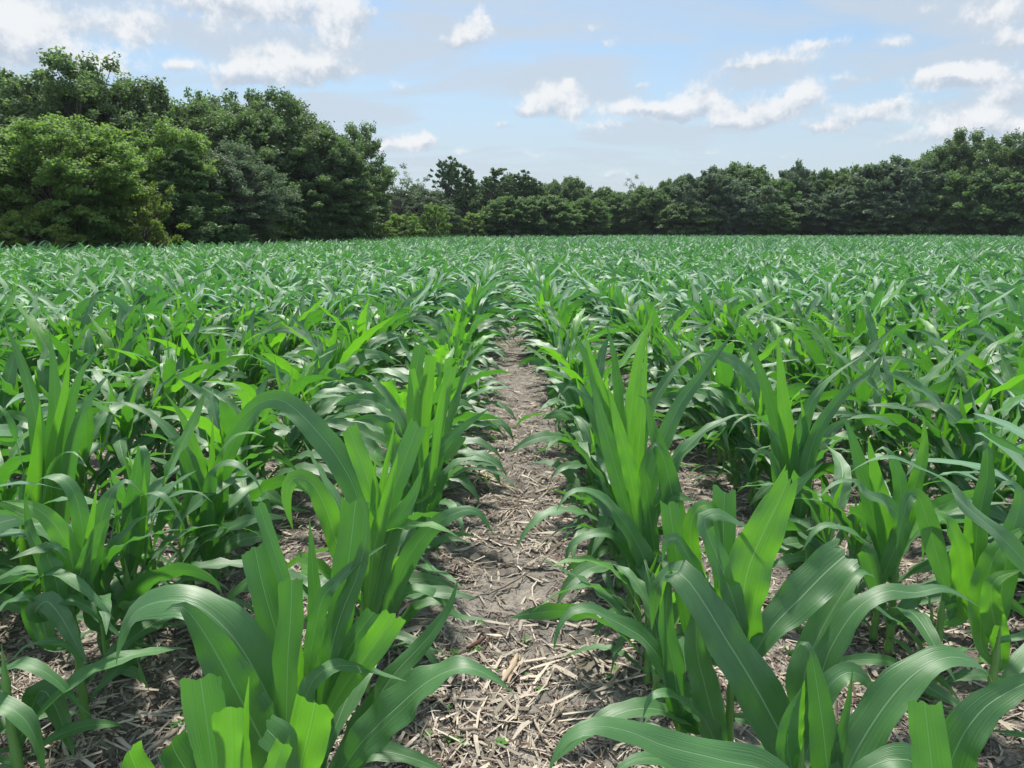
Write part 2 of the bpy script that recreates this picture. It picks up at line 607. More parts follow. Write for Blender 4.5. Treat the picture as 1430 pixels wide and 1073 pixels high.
for k, s_ in enumerate((-.5, 0, .5)):
    cx = rx + dirv[:, 0] * L_ * s_ + (-dirv[:, 1]) * bend * (abs(s_) * 2)
    cy = ry + dirv[:, 1] * L_ * s_ + dirv[:, 0] * bend * (abs(s_) * 2)
    zz_ = np.maximum(z0 + tan_el * L_ * s_ + (.004 if s_ == 0 else 0), gz(cx, cy) + .0015)
    wk = W_ * (1 if s_ == 0 else .75)
    roll = rng.normal(0, .5, cnt) * wk
    for e, sg in enumerate((-1, 1)):
        V[:, k, e] = np.stack([cx - dirv[:, 1] * wk * sg, cy + dirv[:, 0] * wk * sg, zz_ + sg * roll], -1)
b0 = np.arange(cnt)[:, None] * 6
Q = np.concatenate([b0 + np.array([0, 1, 3, 2]), b0 + np.array([2, 3, 5, 4])])
uvp = np.tile(np.array([(0, 0), (1, 0), (0, .5), (1, .5), (0, 1), (1, 1)], float), (cnt, 1)) + np.repeat(rng.random((cnt, 2)) * 9, 6, 0)
res.add(V.reshape(-1, 3), Q, uvp, 0, np.repeat(pc, 6, 0))
ro = res.build('crop_residue', STRAW, tint=True, smooth=True)
tag(ro, 'chopped dry corn stalks, husks and fibres littering the soil between the rows', 'crop residue', None, 'stuff')

# ------------------------------------------------------------------ corn
def resample(P, n):
    """centripetal-ish Catmull-Rom through the points, even in arc length"""
    P = np.asarray(P, float)
    if len(P) == 2:
        P = np.stack([P[0], (P[0] + P[1]) / 2, P[1]])
    Q = np.concatenate([[2 * P[0] - P[1]], P, [2 * P[-1] - P[-2]]])
    out = []
    for k in range(len(P) - 1):
        a, b, c, d = Q[k:k + 4]
        t = np.linspace(0, 1, 12, endpoint=False)[:, None]
        out.append(.5 * (2 * b + (c - a) * t + (2 * a - 5 * b + 4 * c - d) * t ** 2 + (3 * b - a - 3 * c + d) * t ** 3))
    out = np.concatenate(out + [P[-1:]])
    s = np.concatenate([[0], np.cumsum(np.linalg.norm(np.diff(out, axis=0), axis=1))])
    u = np.linspace(0, s[-1], n)
    return np.stack([np.interp(u, s, out[:, i]) for i in range(3)], 1), s[-1]


def ribbon(mb, P, hint, wmax, cut=0., fold=.35, ripple=.12, nu=8, r=None, mi=0, rag=0.):
    """a corn leaf along the spine P; hint = wanted upper-side direction (n,3)"""
    r = r or rng
    n = len(P)
    T = norm(np.gradient(P, axis=0))
    hint = np.broadcast_to(hint, P.shape)
    B = np.cross(T, hint)
    for k in range(n):
        if np.linalg.norm(B[k]) < .05:
            B[k] = B[k - 1] if k else (1, 0, 0)
    B = norm(B)
    Nn = norm(np.cross(B, T))
    t = np.linspace(0, 1, n)
    tt = t * (1 - cut)                       # how far along the whole leaf the spine reaches
    wv = .28 + .72 * smooth(0, .42, tt)
    wv = wv * np.where(tt > .42, np.clip(1 - ((tt - .42) / .58) ** 1.9, 0, 1), 1)
    wv = wv * wmax / 2
    if cut == 0:
        wv = np.maximum(wv, .0006)
    us = np.linspace(-1, 1, nu + 1)
    f = fold * (1 - .75 * smooth(0, .55, tt))
    ph1, ph2 = r.random(2) * 6.28
    fr = 4 + 3 * r.random()
    amp = ripple * smooth(.05, .3, tt) * (1 - .6 * smooth(.7, 1, tt))
    V = np.zeros((n, nu + 1, 3))
    for c, u in enumerate(us):
        lift = f * abs(u) - .10 * (1 - u * u) * 0 + amp * np.sin(fr * tt * 6.28 + (ph1 if u > 0 else ph2)) * abs(u) ** 1.6
        curl = .10 * u * u * np.sin(tt * 5 + ph1)
        V[:, c] = P + B * (u * wv * np.sqrt(np.clip(1 - .35 * f * f * 1.0, .3, 1)))[:, None] + Nn * ((lift + curl) * wv)[:, None]
    if rag:                                  # nibbled, slightly torn edges
        for c in (0, nu):
            bite = np.where(r.random(n) < rag, r.uniform(.15, .5, n), 0) * (tt > .15) * (tt < .95)
            V[:, c] += (V[:, c + 1 if c == 0 else c - 1] - V[:, c]) * bite[:, None]
    if cut > 0:                              # torn end, jagged across the blade
        jag = r.normal(0, 1, nu + 1)
        jag = jag * .05 * wmax + np.interp(us, np.linspace(-1, 1, 4), r.normal(0, .10, 4)) * wmax
        V[-1] += T[-1] * jag[:, None]
        V[-2] += T[-2] * (jag * .5)[:, None]
    i, j = np.meshgrid(np.arange(n - 1), np.arange(nu), indexing='ij')
    m = nu + 1
    q = np.stack([i * m + j, i * m + j + 1, (i + 1) * m + j + 1, (i + 1) * m + j], -1).reshape(-1, 4)
    uv = np.stack(np.broadcast_arrays((us[None] + 1) / 2, tt[:, None]), -1).reshape(-1, 2)
    mb.add(V.reshape(-1, 3), q, uv, mi)


def leaf_spine(z, az, L, a0, a1, pw=1.3, drift=0., n=18, x0=.012):
    """spine of a leaf leaving the stalk at height z, angle from vertical running a0 -> a1"""
    s = np.linspace(0, 1, n)
    ang = a0 + (a1 - a0) * s ** pw
    q1, q2 = math.sin(z * 913 + az * 7) * 3, math.cos(z * 517 + az * 5) * 3
    ang = ang + .16 * np.sin(s * 7.5 + q1) * s
    azs = az + drift * s ** 1.5 + .20 * np.sin(s * 6 + q2) * s
    d = np.stack([np.sin(ang) * np.cos(azs), np.sin(ang) * np.sin(azs), np.cos(ang)], 1)
    P = np.concatenate([[[0, 0, 0]], np.cumsum((d[1:] + d[:-1]) / 2 * L / (n - 1), axis=0)])
    P = P + np.array([x0 * math.cos(az), x0 * math.sin(az), z])
    U = np.stack([-np.cos(ang) * np.cos(azs), -np.cos(ang) * np.sin(azs), np.sin(ang)], 1)   # upper side
    return P, U, d


def twist(U, D, tw):
    c, s = np.cos(tw)[:, None], np.sin(tw)[:, None]
    return U * c + np.cross(D, U) * s


def plant_recipe(seed, cutty=False, droop=.5):
    """list of leaves (spine, hint, width, cut, young) and stalk height"""
    r = np.random.default_rng(seed)
    out = []
    phi = r.random() * 6.28 if not cutty else r.normal(0, .5)
    hs = .27 + .07 * r.random()
    nl = int(r.integers(10, 13))
    for k in range(nl):
        f = k / (nl - 1)
        z = .045 + (hs - .02) * f ** 1.1
        a = phi + math.pi * (k % 2) + r.normal(0, .38)
        if f < .25:
            L, a0, a1, wd = .22 + .14 * r.random(), R(50 + 15 * r.random()), R(120 + 40 * r.random()), .036
        elif f < .72:
            L, a0, a1, wd = .42 + .18 * r.random(), R(20 + 24 * r.random() + 14 * droop), R(92 + 64 * r.random() + 8 * droop), .062 + .020 * r.random()
        else:
            L, a0, a1, wd = .38 + .16 * r.random(), R(8 + 16 * r.random() + 12 * droop), R(30 + 85 * r.random() + 26 * droop), .056 + .020 * r.random()
        cut = 0.
        if (cutty and f > .5 and r.random() < .8) or (not cutty and f > .5 and r.random() < .08):
            cut = .40 + .2 * r.random()
            L *= 1 - cut * .8
            a1 = a0 + R(14)
        P, U, D = leaf_spine(z, a, L, a0, a1, 1.0 + 1.1 * r.random(), r.normal(0, .6))
        tw = r.normal(0, .95) * np.linspace(0, 1, len(P)) ** 1.4 + r.normal(0, .12)
        out.append((P, twist(U, D, tw), wd, cut, (f > .9 and r.random() < .5) or (cutty and cut > 0)))
    for k in range(2):                                   # rolled leaves of the whorl
        a = phi + r.random() * 6.28
        P, U, D = leaf_spine(hs - .01, a, .24 + .12 * r.random() if not cutty else .17, R(4 + 6 * r.random()), R(12 + 20 * r.random()), 1.5, .2, 12, .004)
        out.append((P, twist(U, D, np.full(12, r.random() * 3)), .026, .0 if not cutty else .5, True))
    return out, hs, seed, phi


def stalk_mesh(hs, seed, k=10):
    r = np.random.default_rng(seed + 500)
    zs, rs = [], []
    z = -.03
    rad = .0125
    nodes = np.linspace(.03, hs, 6)
    z_list = np.linspace(-.03, hs + .03, 26)
    for z in z_list:
        nd = np.min(np.abs(nodes - z))
        zs.append(z)
        rs.append(rad * (1.02 - .45 * max(z, 0) / hs) + .0028 * math.exp(-(nd / .008) ** 2))
    rs = np.array(rs) * np.clip((hs + .03 - np.array(zs)) / .09, .12, 1)
    P = np.stack([.004 * np.sin(np.array(zs) * 9 + seed), .004 * np.cos(np.array(zs) * 7 + seed), zs], 1)
    mb = MB()
    tube(mb, P, rs, k, cap=False)
    return mb


def build_plant(name, rec, nseg=18, nu=8, fine=True):
    """a corn plant as Empty > stalk, leaf, leaf, ... ; returns root and its parts"""
    leaves, hs, seed = rec[:3]
    r = np.random.default_rng(seed + 77)
    root = empty(name)
    kids = [stalk_mesh(hs, seed).build('stalk', STALK, root)]
    for P, U, wd, cut, young in leaves:
        mb = MB()
        ribbon(mb, P, U, wd, cut, .75 if young and wd < .03 else .40, .24, nu, r, rag=.06)
        kids.append(mb.build('leaf', YOUNG if young else LEAF, root))
    return root, kids


# --- hand placed plants of the foreground: leaves as photo spines at their own distance
# (material, width m, face at base, face at tip [0 = towards viewer, 1 = upwards], Y base, Y tip, cut, points)
HERO = {}
HERO['L0'] = (-.50, 1.10, 'cut topped corn plant at the bottom edge, nearest in the left row', [
    ('L', .075, .1, .1, 1.10, 1.08, .52, [(312, 1160), (300, 1090), (290, 1020), (280, 950)]),
    ('Y', .056, .1, .1, 1.08, 1.06, .55, [(330, 1150), (325, 1090), (321, 1040), (318, 993)]),
    ('Y', .018, .0, .0, 1.10, 1.08, 0, [(350, 1120), (343, 1040), (345, 980), (348, 945)]),
    ('L', .070, .3, .2, 1.14, 1.12, .5, [(300, 1150), (265, 1085), (245, 1052), (238, 1034)]),
    ('Y', .055, .2, .1, 1.12, 1.06, .5, [(270, 1180), (215, 1115), (190, 1075), (180, 1050)]),
    ('Y', .040, .2, .2, 1.06, 1.04, .5, [(350, 1140), (374, 1090), (388, 1060), (396, 1038)]),
    ('L', .075, .3, .5, 1.14, 1.12, .5, [(385, 1140), (398, 1085), (390, 1040), (372, 1018)]),
])
HERO['L1'] = (-.425, 1.34, 'corn plant with a broad pale leaf arching over left, lower left foreground', [
    ('L', .120, .05, .55, 1.36, 1.42, 0, [(392, 1060), (385, 1000), (352, 930), (312, 874), (265, 840), (215, 842), (184, 860), (167, 900), (162, 930)]),
    ('L', .110, .1, .5, 1.28, 1.24, 0, [(400, 1090), (372, 1045), (340, 985), (303, 915), (272, 865), (250, 846), (228, 856)]),
    ('L', .078, .0, .0, 1.44, 1.48, .35, [(412, 1010), (400, 930), (380, 865), (366, 815), (356, 768)]),
    ('L', .066, .0, .1, 1.32, 1.32, .42, [(398, 1090), (400, 1000), (402, 920), (406, 860), (408, 808)]),
    ('L', .046, .0, .0, 1.48, 1.50, 0, [(446, 960), (442, 880), (437, 800), (432, 724)]),
    ('L', .034, .0, .0, 1.46, 1.48, .4, [(420, 920), (402, 830), (378, 755), (361, 704)]),
    ('L', .072, .0, .0, 1.42, 1.44, .42, [(452, 1030), (466, 920), (480, 830), (490, 760), (497, 698)]),
    ('L', .050, .0, .1, 1.36, 1.40, 0, [(445, 1000), (460, 920), (476, 860), (500, 800), (512, 740), (505, 690)]),
    ('L', .040, .3, .6, 1.36, 1.40, 0, [(428, 960), (446, 850), (468, 815), (500, 785), (540, 760)]),
    ('L', .048, .5, .9, 1.30, 1.36, 0, [(422, 1010), (432, 960), (455, 935), (490, 930), (530, 940), (568, 952)]),
    ('Y', .088, .1, .1, 1.20, 1.16, .45, [(410, 1140), (418, 1080), (430, 1030), (440, 984)]),
    ('Y', .065, .0, .3, 1.34, 1.36, .45, [(446, 1020), (480, 960), (520, 905), (552, 858)]),
    ('L', .045, .2, .0, 1.38, 1.40, .45, [(440, 1010), (470, 940), (500, 885), (524, 852)]),
    ('L', .030, .0, .0, 1.40, 1.40, 0, [(440, 1010), (446, 960), (452, 930)]),
    ('Y', .022, .0, .0, 1.34, 1.34, 0, [(415, 1010), (420, 950), (420, 890)]),
    ('L', .105, .45, .75, 1.36, 1.36, 0, [(470, 1085), (508, 1034), (552, 990), (600, 950), (650, 932), (690, 948), (716, 968)]),
    ('L', .070, .2, .5, 1.44, 1.50, 0, [(462, 1090), (500, 1020), (548, 945), (600, 888), (628, 845), (640, 808)]),
    ('L', .055, .4, .7, 1.40, 1.40, 0, [(480, 1100), (500, 1060), (540, 1050), (600, 1068), (640, 1090)]),
])
HERO['L2'] = (-.415, 1.80, 'corn plant with bright torn upright leaves, mid left row beside the path', [
    ('L', .082, .1, .2, 1.86, 2.02, 0, [(512, 770), (499, 695), (472, 640), (442, 602), (415, 574), (390, 558), (362, 563), (335, 586), (312, 618)]),
    ('Y', .070, .1, .5, 1.80, 1.74, 0, [(498, 830), (472, 765), (456, 715), (440, 682), (422, 667), (406, 672), (400, 700), (409, 740)]),
    ('Y', .056, .0, .1, 1.82, 1.84, .45, [(540, 760), (520, 690), (503, 640), (487, 597)]),
    ('Y', .026, .0, .0, 1.84, 1.84, 0, [(526, 740), (536, 670), (546, 620), (552, 586)]),
    ('L', .064, .0, .0, 1.86, 1.92, .42, [(522, 790), (545, 700), (568, 635), (586, 588)]),
    ('Y', .050, .1, .1, 1.78, 1.78, 0, [(512, 850), (522, 770), (540, 700), (556, 632)]),
    ('L', .066, .0, .2, 1.80, 1.80, 0, [(515, 880), (530, 800), (550, 735), (575, 695), (592, 650)]),
    ('L', .064, .4, .4, 1.84, 1.88, 0, [(530, 880), (565, 790), (600, 740), (640, 715), (668, 716), (690, 748)]),
    ('Y', .020, .0, .0, 1.82, 1.82, 0, [(518, 760), (521, 700), (525, 630)]),
    ('L', .050, .5, .9, 1.86, 1.90, 0, [(530, 900), (560, 835), (600, 825), (640, 860), (690, 866)]),
    ('L', .046, .5, .8, 1.88, 1.96, 0, [(540, 900), (580, 850), (620, 840), (640, 870), (650, 900)]),
])
HERO['L3'] = (-.42, 2.42, 'corn plant with clipped yellow green whorl, centre left row beside the path', [
    ('L', .062, .0, .2, 2.42, 2.46, 0, [(586, 740), (592, 680), (612, 630), (645, 598), (684, 570)]),
    ('Y', .050, .0, .0, 2.44, 2.46, .45, [(592, 690), (592, 620), (596, 550), (602, 498)]),
    ('Y', .044, .0, .1, 2.40, 2.44, .45, [(598, 690), (610, 610), (622, 550), (632, 512)]),
    ('L', .052, .0, .0, 2.50, 2.50, .45, [(580, 680), (576, 600), (578, 540), (587, 482)]),
    ('Y', .024, .0, .0, 2.42, 2.42, .40, [(588, 680), (584, 600), (582, 550), (576, 515)]),
    ('Y', .034, .0, .0, 2.46, 2.48, .45, [(602, 670), (616, 590), (624, 540), (626, 500)]),
    ('L', .060, .1, .4, 2.46, 2.60, 0, [(588, 700), (572, 610), (548, 565), (522, 530), (505, 522)]),
    ('L', .052, .2, .7, 2.50, 2.50, 0, [(600, 680), (628, 590), (652, 520), (676, 490), (700, 492), (716, 515)]),
    ('L', .050, .3, .8, 2.46, 2.50, 0, [(598, 720), (625, 655), (660, 640), (690, 648), (708, 660)]),
    ('L', .048, .3, .8, 2.48, 2.50, 0, [(586, 730), (556, 665), (520, 660), (490, 690)]),
])
HERO['R0'] = (.545, 1.16, 'corn plant with a long leaf arching right at the bottom right edge', [
    ('L', .062, .0, .4, 1.16, 1.22, 0, [(1160, 1150), (1154, 1060), (1145, 985), (1133, 915), (1122, 896), (1112, 905)]),
    ('L', .024, .0, .0, 1.16, 1.16, 0, [(1155, 1150), (1172, 1040), (1184, 985), (1191, 934)]),
    ('L', .086, .15, .75, 1.14, 1.20, 0, [(1155, 1150), (1190, 1060), (1232, 990), (1275, 942), (1318, 919), (1355, 922), (1380, 942), (1389, 968)]),
    ('L', .056, .3, .5, 1.24, 1.26, 0, [(1130, 1040), (1150, 970), (1180, 940), (1208, 948), (1228, 990)]),
    ('L', .074, .35, .5, 1.10, 1.02, 0, [(1150, 1170), (1085, 1085), (1010, 1062), (930, 1042), (880, 1022), (832, 1014), (796, 1028), (775, 1055), (764, 1090)]),
    ('L', .062, .5, .6, 1.16, 1.08, 0, [(1120, 1180), (1030, 1100), (950, 1068), (900, 1058), (866, 1072), (850, 1100)]),
    ('L', .055, .2, .2, 1.20, 1.20, 0, [(1120, 1120), (1100, 1050), (1105, 1000), (1120, 960)]),
    ('Y', .040, .0, .0, 1.20, 1.20, 0, [(1105, 1080), (1112, 1010), (1124, 950)]),
])
HERO['R00'] = (.60, .96, 'torn pointed corn leaf tip plant rising at the lower right corner', [
    ('L', .062, .0, .0, .98, .96, .35, [(1312, 1190), (1306, 1110), (1298, 1040), (1291, 980)]),
    ('L', .080, .1, .1, 1.02, 1.04, 0, [(1300, 1180), (1330, 1060), (1368, 995), (1420, 960), (1500, 925)]),
    ('L', .070, .4, .6, 1.00, 1.02, 0, [(1300, 1180), (1290, 1080), (1250, 1060), (1200, 1080), (1160, 1120)]),
])
HERO['R1'] = (.495, 1.42, 'corn plant with one big bright backlit leaf, lower right beside the path', [
    ('Y', .108, .0, .0, 1.42, 1.44, .12, [(1050, 905), (1038, 858), (1044, 800), (1066, 745), (1088, 700), (1104, 664)]),
    ('L', .062, .0, .15, 1.48, 1.54, .40, [(1014, 900), (1010, 820), (1010, 750), (1012, 682)]),
    ('L', .108, .1, .5, 1.24, 1.50, 0, [(1122, 1110), (1092, 1030), (1052, 955), (1012, 890), (975, 830), (950, 800), (930, 800), (915, 830), (910, 880)]),
    ('L', .056, .2, .7, 1.42, 1.46, 0, [(1035, 880), (1010, 800), (988, 745), (984, 724), (1004, 718), (1035, 732), (1062, 742)]),
    ('L', .056, .2, .4, 1.44, 1.44, 0, [(1010, 900), (985, 830), (962, 780), (944, 752), (930, 758), (925, 785)]),
    ('L', .050, .0, .0, 1.48, 1.50, .42, [(968, 900), (950, 810), (940, 745), (934, 700)]),
    ('Y', .055, .1, .6, 1.50, 1.54, 0, [(985, 860), (965, 780), (966, 728), (980, 706), (1000, 712), (1006, 740)]),
    ('L', .100, .1, .1, 1.40, 1.46, .40, [(1042, 930), (1078, 876), (1115, 838), (1152, 800), (1186, 770)]),
    ('L', .080, .1, .3, 1.36, 1.50, 0, [(1120, 1010), (1122, 950), (1142, 890), (1172, 836), (1200, 800), (1222, 806)]),
    ('L', .064, .4, .85, 1.34, 1.38, 0, [(1120, 990), (1160, 905), (1195, 852), (1235, 826), (1278, 828), (1320, 822), (1372, 850)]),
    ('L', .064, .4, .7, 1.42, 1.34, 0, [(960, 1040), (934, 945), (905, 898), (878, 878), (848, 862), (822, 850), (795, 856), (779, 880), (773, 910)]),
    ('L', .056, .4, .7, 1.38, 1.32, 0, [(1010, 1060), (980, 1000), (950, 978), (928, 968), (908, 975), (898, 1002)]),
    ('L', .070, .0, .1, 1.38, 1.40, 0, [(1010, 1050), (985, 960), (972, 900), (978, 850), (990, 800)]),
    ('L', .060, .0, .1, 1.52, 1.58, 0, [(1024, 860), (1044, 780), (1080, 715), (1120, 672), (1150, 645)]),
    ('L', .060, .0, .1, 1.40, 1.42, 0, [(960, 1010), (940, 930), (930, 860), (938, 790)]),
    ('Y', .024, .0, .0, 1.44, 1.44, 0, [(1012, 880), (1006, 800), (1000, 750)]),
])
HERO['R2'] = (.40, 2.06, 'dark leaved corn plant with a twisted broad leaf, right row beside the path', [
    ('L', .074, .1, .6, 2.04, 1.90, 0, [(930, 880), (904, 790), (875, 735), (843, 697), (815, 684), (792, 692), (777, 714)]),
    ('L', .070, .0, .3, 2.06, 2.10, 0, [(948, 780), (940, 700), (928, 645), (912, 600), (902, 560), (890, 552)]),
    ('Y', .055, .0, .0, 2.10, 2.14, 0, [(890, 720), (878, 650), (862, 590), (850, 540)]),
    ('L', .062, .0, .3, 2.12, 2.20, 0, [(880, 730), (858, 650), (840, 585), (828, 540), (818, 530)]),
    ('L', .058, .2, .1, 2.10, 2.24, 0, [(895, 760), (912, 660), (944, 575), (984, 518), (1026, 462)]),
    ('Y', .040, .0, .0, 2.16, 2.20, 0, [(890, 720), (892, 630), (898, 550), (904, 470)]),
    ('L', .062, .5, .9, 2.10, 2.14, 0, [(905, 760), (935, 660), (968, 616), (1005, 590), (1038, 580), (1068, 594)]),
    ('L', .050, .4, .8, 2.04, 1.98, 0, [(905, 830), (870, 760), (835, 745), (800, 760), (785, 800)]),
    ('L', .050, .3, .6, 2.06, 2.0, 0, [(915, 800), (905, 700), (900, 650), (915, 620), (935, 640)]),
])
HERO['M0'] = (-1.14, 1.42, 'corn plant with drooping pale leaves at the lower left corner', [
    ('L', .078, .3, .7, 1.40, 1.36, 0, [(-70, 1090), (-45, 1010), (-8, 985), (30, 1000), (52, 1038), (62, 1090)]),
    ('L', .058, .5, .9, 1.46, 1.46, 0, [(-50, 1040), (-20, 955), (20, 928), (55, 934), (85, 956), (108, 984), (128, 1000)]),
    ('L', .064, .2, .3, 1.50, 1.48, 0, [(40, 1000), (58, 965), (76, 985), (92, 1025), (104, 1058)]),
    ('L', .044, .6, .9, 1.52, 1.52, 0, [(-10, 960), (18, 918), (55, 896), (92, 900), (112, 925), (128, 945)]),
])
HERO['M1'] = (-1.12, 1.64, 'corn plant with a bright backlit leaf pointing left, lower left second row', [
    ('L', .056, .6, .8, 1.62, 1.58, 0, [(60, 900), (42, 832), (60, 804), (88, 803), (124, 828), (160, 866)]),
    ('L', .060, .3, .9, 1.60, 1.54, 0, [(70, 900), (50, 838), (20, 836), (-10, 860), (-30, 890)]),
    ('L', .056, .2, .3, 1.58, 1.54, 0, [(50, 860), (64, 840), (84, 860), (104, 895), (122, 928)]),
    ('L', .040, .6, .8, 1.60, 1.56, 0, [(70, 860), (88, 838), (118, 845), (142, 866), (176, 896)]),
    ('L', .036, .0, .0, 1.64, 1.64, 0, [(80, 860), (62, 790), (42, 740), (34, 688)]),
    ('Y', .060, .1, .1, 1.66, 1.66, 0, [(110, 840), (96, 770), (72, 728), (40, 706), (2, 700)]),
    ('Y', .022, .0, .0, 1.68, 1.68, 0, [(112, 820), (126, 740), (136, 676)]),
    ('L', .054, .2, .7, 1.70, 1.76, 0, [(125, 800), (140, 730), (155, 690), (178, 672), (200, 690)]),
    ('L', .048, .4, .8, 1.70, 1.70, 0, [(118, 800), (112, 720), (95, 675), (62, 666), (40, 690), (36, 712)]),
    ('L', .062, .1, .5, 1.62, 1.62, 0, [(95, 880), (75, 800), (66, 775), (78, 762), (92, 780)]),
    ('L', .044, .1, .2, 1.64, 1.64, 0, [(98, 840), (125, 770), (140, 735), (160, 720)]),
])
HERO['M2'] = (-1.115, 1.88, 'corn plant with pale leaves sweeping right, left second row by the furrow', [
    ('L', .064, .2, .8, 1.86, 1.84, 0, [(128, 870), (148, 790), (178, 742), (210, 718), (244, 712)]),
    ('L', .046, .5, .9, 1.90, 1.88, 0, [(150, 830), (160, 735), (185, 700), (215, 688), (238, 702), (262, 745)]),
    ('L', .054, .0, .0, 1.90, 1.90, 0, [(178, 800), (182, 720), (190, 665), (194, 620)]),
    ('L', .056, .2, .8, 1.94, 2.0, 0, [(182, 800), (196, 700), (202, 640), (196, 622), (180, 640)]),
    ('Y', .030, .0, .0, 1.92, 1.92, 0, [(190, 790), (200, 720), (202, 660)]),
    ('L', .050, .5, .9, 1.94, 1.94, 0, [(200, 800), (215, 720), (245, 690), (278, 688), (305, 710)]),
    ('L', .048, .5, .6, 1.86, 1.86, 0, [(170, 860), (196, 810), (214, 802), (240, 822)]),
])
HERO['N1'] = (1.20, 1.58, 'corn plant whose long leaf arches left across the right second row', [
    ('L', .064, .3, .8, 1.58, 1.60, 0, [(1440, 880), (1445, 810), (1400, 752), (1350, 708), (1318, 672), (1280, 652), (1245, 639), (1212, 645), (1184, 662)]),
    ('Y', .074, .0, .1, 1.62, 1.66, 0, [(1370, 900), (1374, 830), (1390, 775), (1420, 745), (1440, 735)]),
    ('L', .062, .2, .6, 1.66, 1.70, 0, [(1390, 880), (1410, 760), (1425, 700), (1410, 672), (1385, 690)]),
    ('Y', .060, .0, .1, 1.60, 1.60, 0, [(1400, 920), (1385, 850), (1390, 810), (1430, 795)]),
])
HERO['N2'] = (1.17, 1.76, 'corn plant with glowing hooked leaves between the right second row neighbours', [
    ('Y', .066, .0, .8, 1.76, 1.70, 0, [(1345, 860), (1342, 785), (1328, 738), (1308, 720), (1294, 740), (1288, 780)]),
    ('L', .060, .1, .7, 1.80, 1.84, 0, [(1355, 820), (1366, 730), (1378, 670), (1378, 628), (1368, 618), (1352, 640)]),
    ('L', .058, .1, .2, 1.80, 1.82, 0, [(1330, 850), (1310, 770), (1292, 725), (1275, 695)]),
    ('L', .056, .1, .2, 1.72, 1.68, 0, [(1322, 830), (1290, 710), (1272, 692), (1262, 720), (1252, 770)]),
    ('Y', .030, .0, .0, 1.80, 1.80, 0, [(1348, 800), (1352, 740), (1350, 690)]),
])
HERO['N3'] = (1.16, 1.97, 'corn plant on a bare purple based stalk, right second row', [
    ('L', .058, .3, .7, 1.95, 1.86, 0, [(1225, 830), (1258, 740), (1240, 705), (1212, 690), (1190, 672), (1165, 675), (1140, 700)]),
    ('Y', .060, .0, .0, 2.0, 2.02, 0, [(1240, 800), (1235, 720), (1222, 660), (1212, 610)]),
    ('L', .058, .0, .4, 2.02, 2.1, 0, [(1235, 790), (1215, 700), (1196, 630), (1182, 592), (1168, 580)]),
    ('L', .054, .2, .8, 2.0, 2.06, 0, [(1245, 790), (1258, 690), (1246, 640), (1232, 625), (1215, 640)]),
    ('Y', .054, .1, .2, 2.02, 2.06, 0, [(1250, 790), (1275, 690), (1290, 630), (1290, 580)]),
    ('L', .058, .5, .8, 1.94, 1.90, 0, [(1232, 850), (1205, 760), (1170, 735), (1140, 740), (1120, 770)]),
    ('L', .046, .5, .7, 1.92, 1.88, 0, [(1245, 870), (1285, 830), (1300, 850), (1290, 900)]),
])

HERO['M3'] = (-1.12, 2.28, 'corn plant with one long leaf arching far left, left second row', [
    ('L', .064, .2, .8, 2.26, 2.24, 0, [(290, 780), (284, 700), (262, 640), (236, 602), (206, 577), (172, 563), (138, 563)]),
    ('Y', .046, .0, .0, 2.30, 2.34, 0, [(286, 740), (281, 660), (258, 590), (230, 548)]),
    ('Y', .030, .0, .0, 2.28, 2.28, 0, [(292, 740), (296, 650), (297, 583)]),
    ('Y', .042, .1, .6, 2.26, 2.26, 0, [(298, 740), (306, 650), (322, 614), (348, 604), (370, 611)]),
    ('L', .066, .1, .7, 2.30, 2.34, 0, [(298, 760), (310, 660), (334, 605), (362, 572), (392, 556), (412, 566)]),
    ('L', .056, .4, .8, 2.20, 2.16, 0, [(286, 790), (292, 690), (304, 652), (330, 648), (358, 672), (366, 690)]),
    ('L', .058, .2, .5, 2.24, 2.20, 0, [(280, 760), (262, 660), (250, 620), (238, 612), (228, 632)]),
])
HERO['P1'] = (-1.885, 2.36, 'tall corn plant with pale upright leaves at the left edge, third row', [
    ('L', .068, .0, .1, 2.36, 2.44, 0, [(44, 800), (58, 670), (42, 545), (4, 442)]),
    ('L', .070, .0, .1, 2.38, 2.42, 0, [(52, 780), (74, 620), (76, 530), (68, 458)]),
    ('Y', .058, .0, .0, 2.34, 2.36, 0, [(58, 780), (76, 630), (90, 550), (98, 486)]),
    ('L', .058, .1, .5, 2.36, 2.40, 0, [(64, 780), (92, 600), (112, 525), (146, 478)]),
    ('L', .056, .1, .5, 2.32, 2.30, 0, [(68, 780), (104, 610), (134, 545), (172, 508), (184, 520)]),
    ('Y', .072, .0, .0, 2.28, 2.26, 0, [(40, 860), (42, 740), (50, 650), (56, 560)]),
    ('L', .060, .3, .8, 2.30, 2.26, 0, [(46, 800), (30, 640), (4, 572), (-30, 570)]),
    ('L', .052, .5, .9, 2.26, 2.20, 0, [(50, 830), (62, 690), (80, 640), (104, 632), (120, 650)]),
])
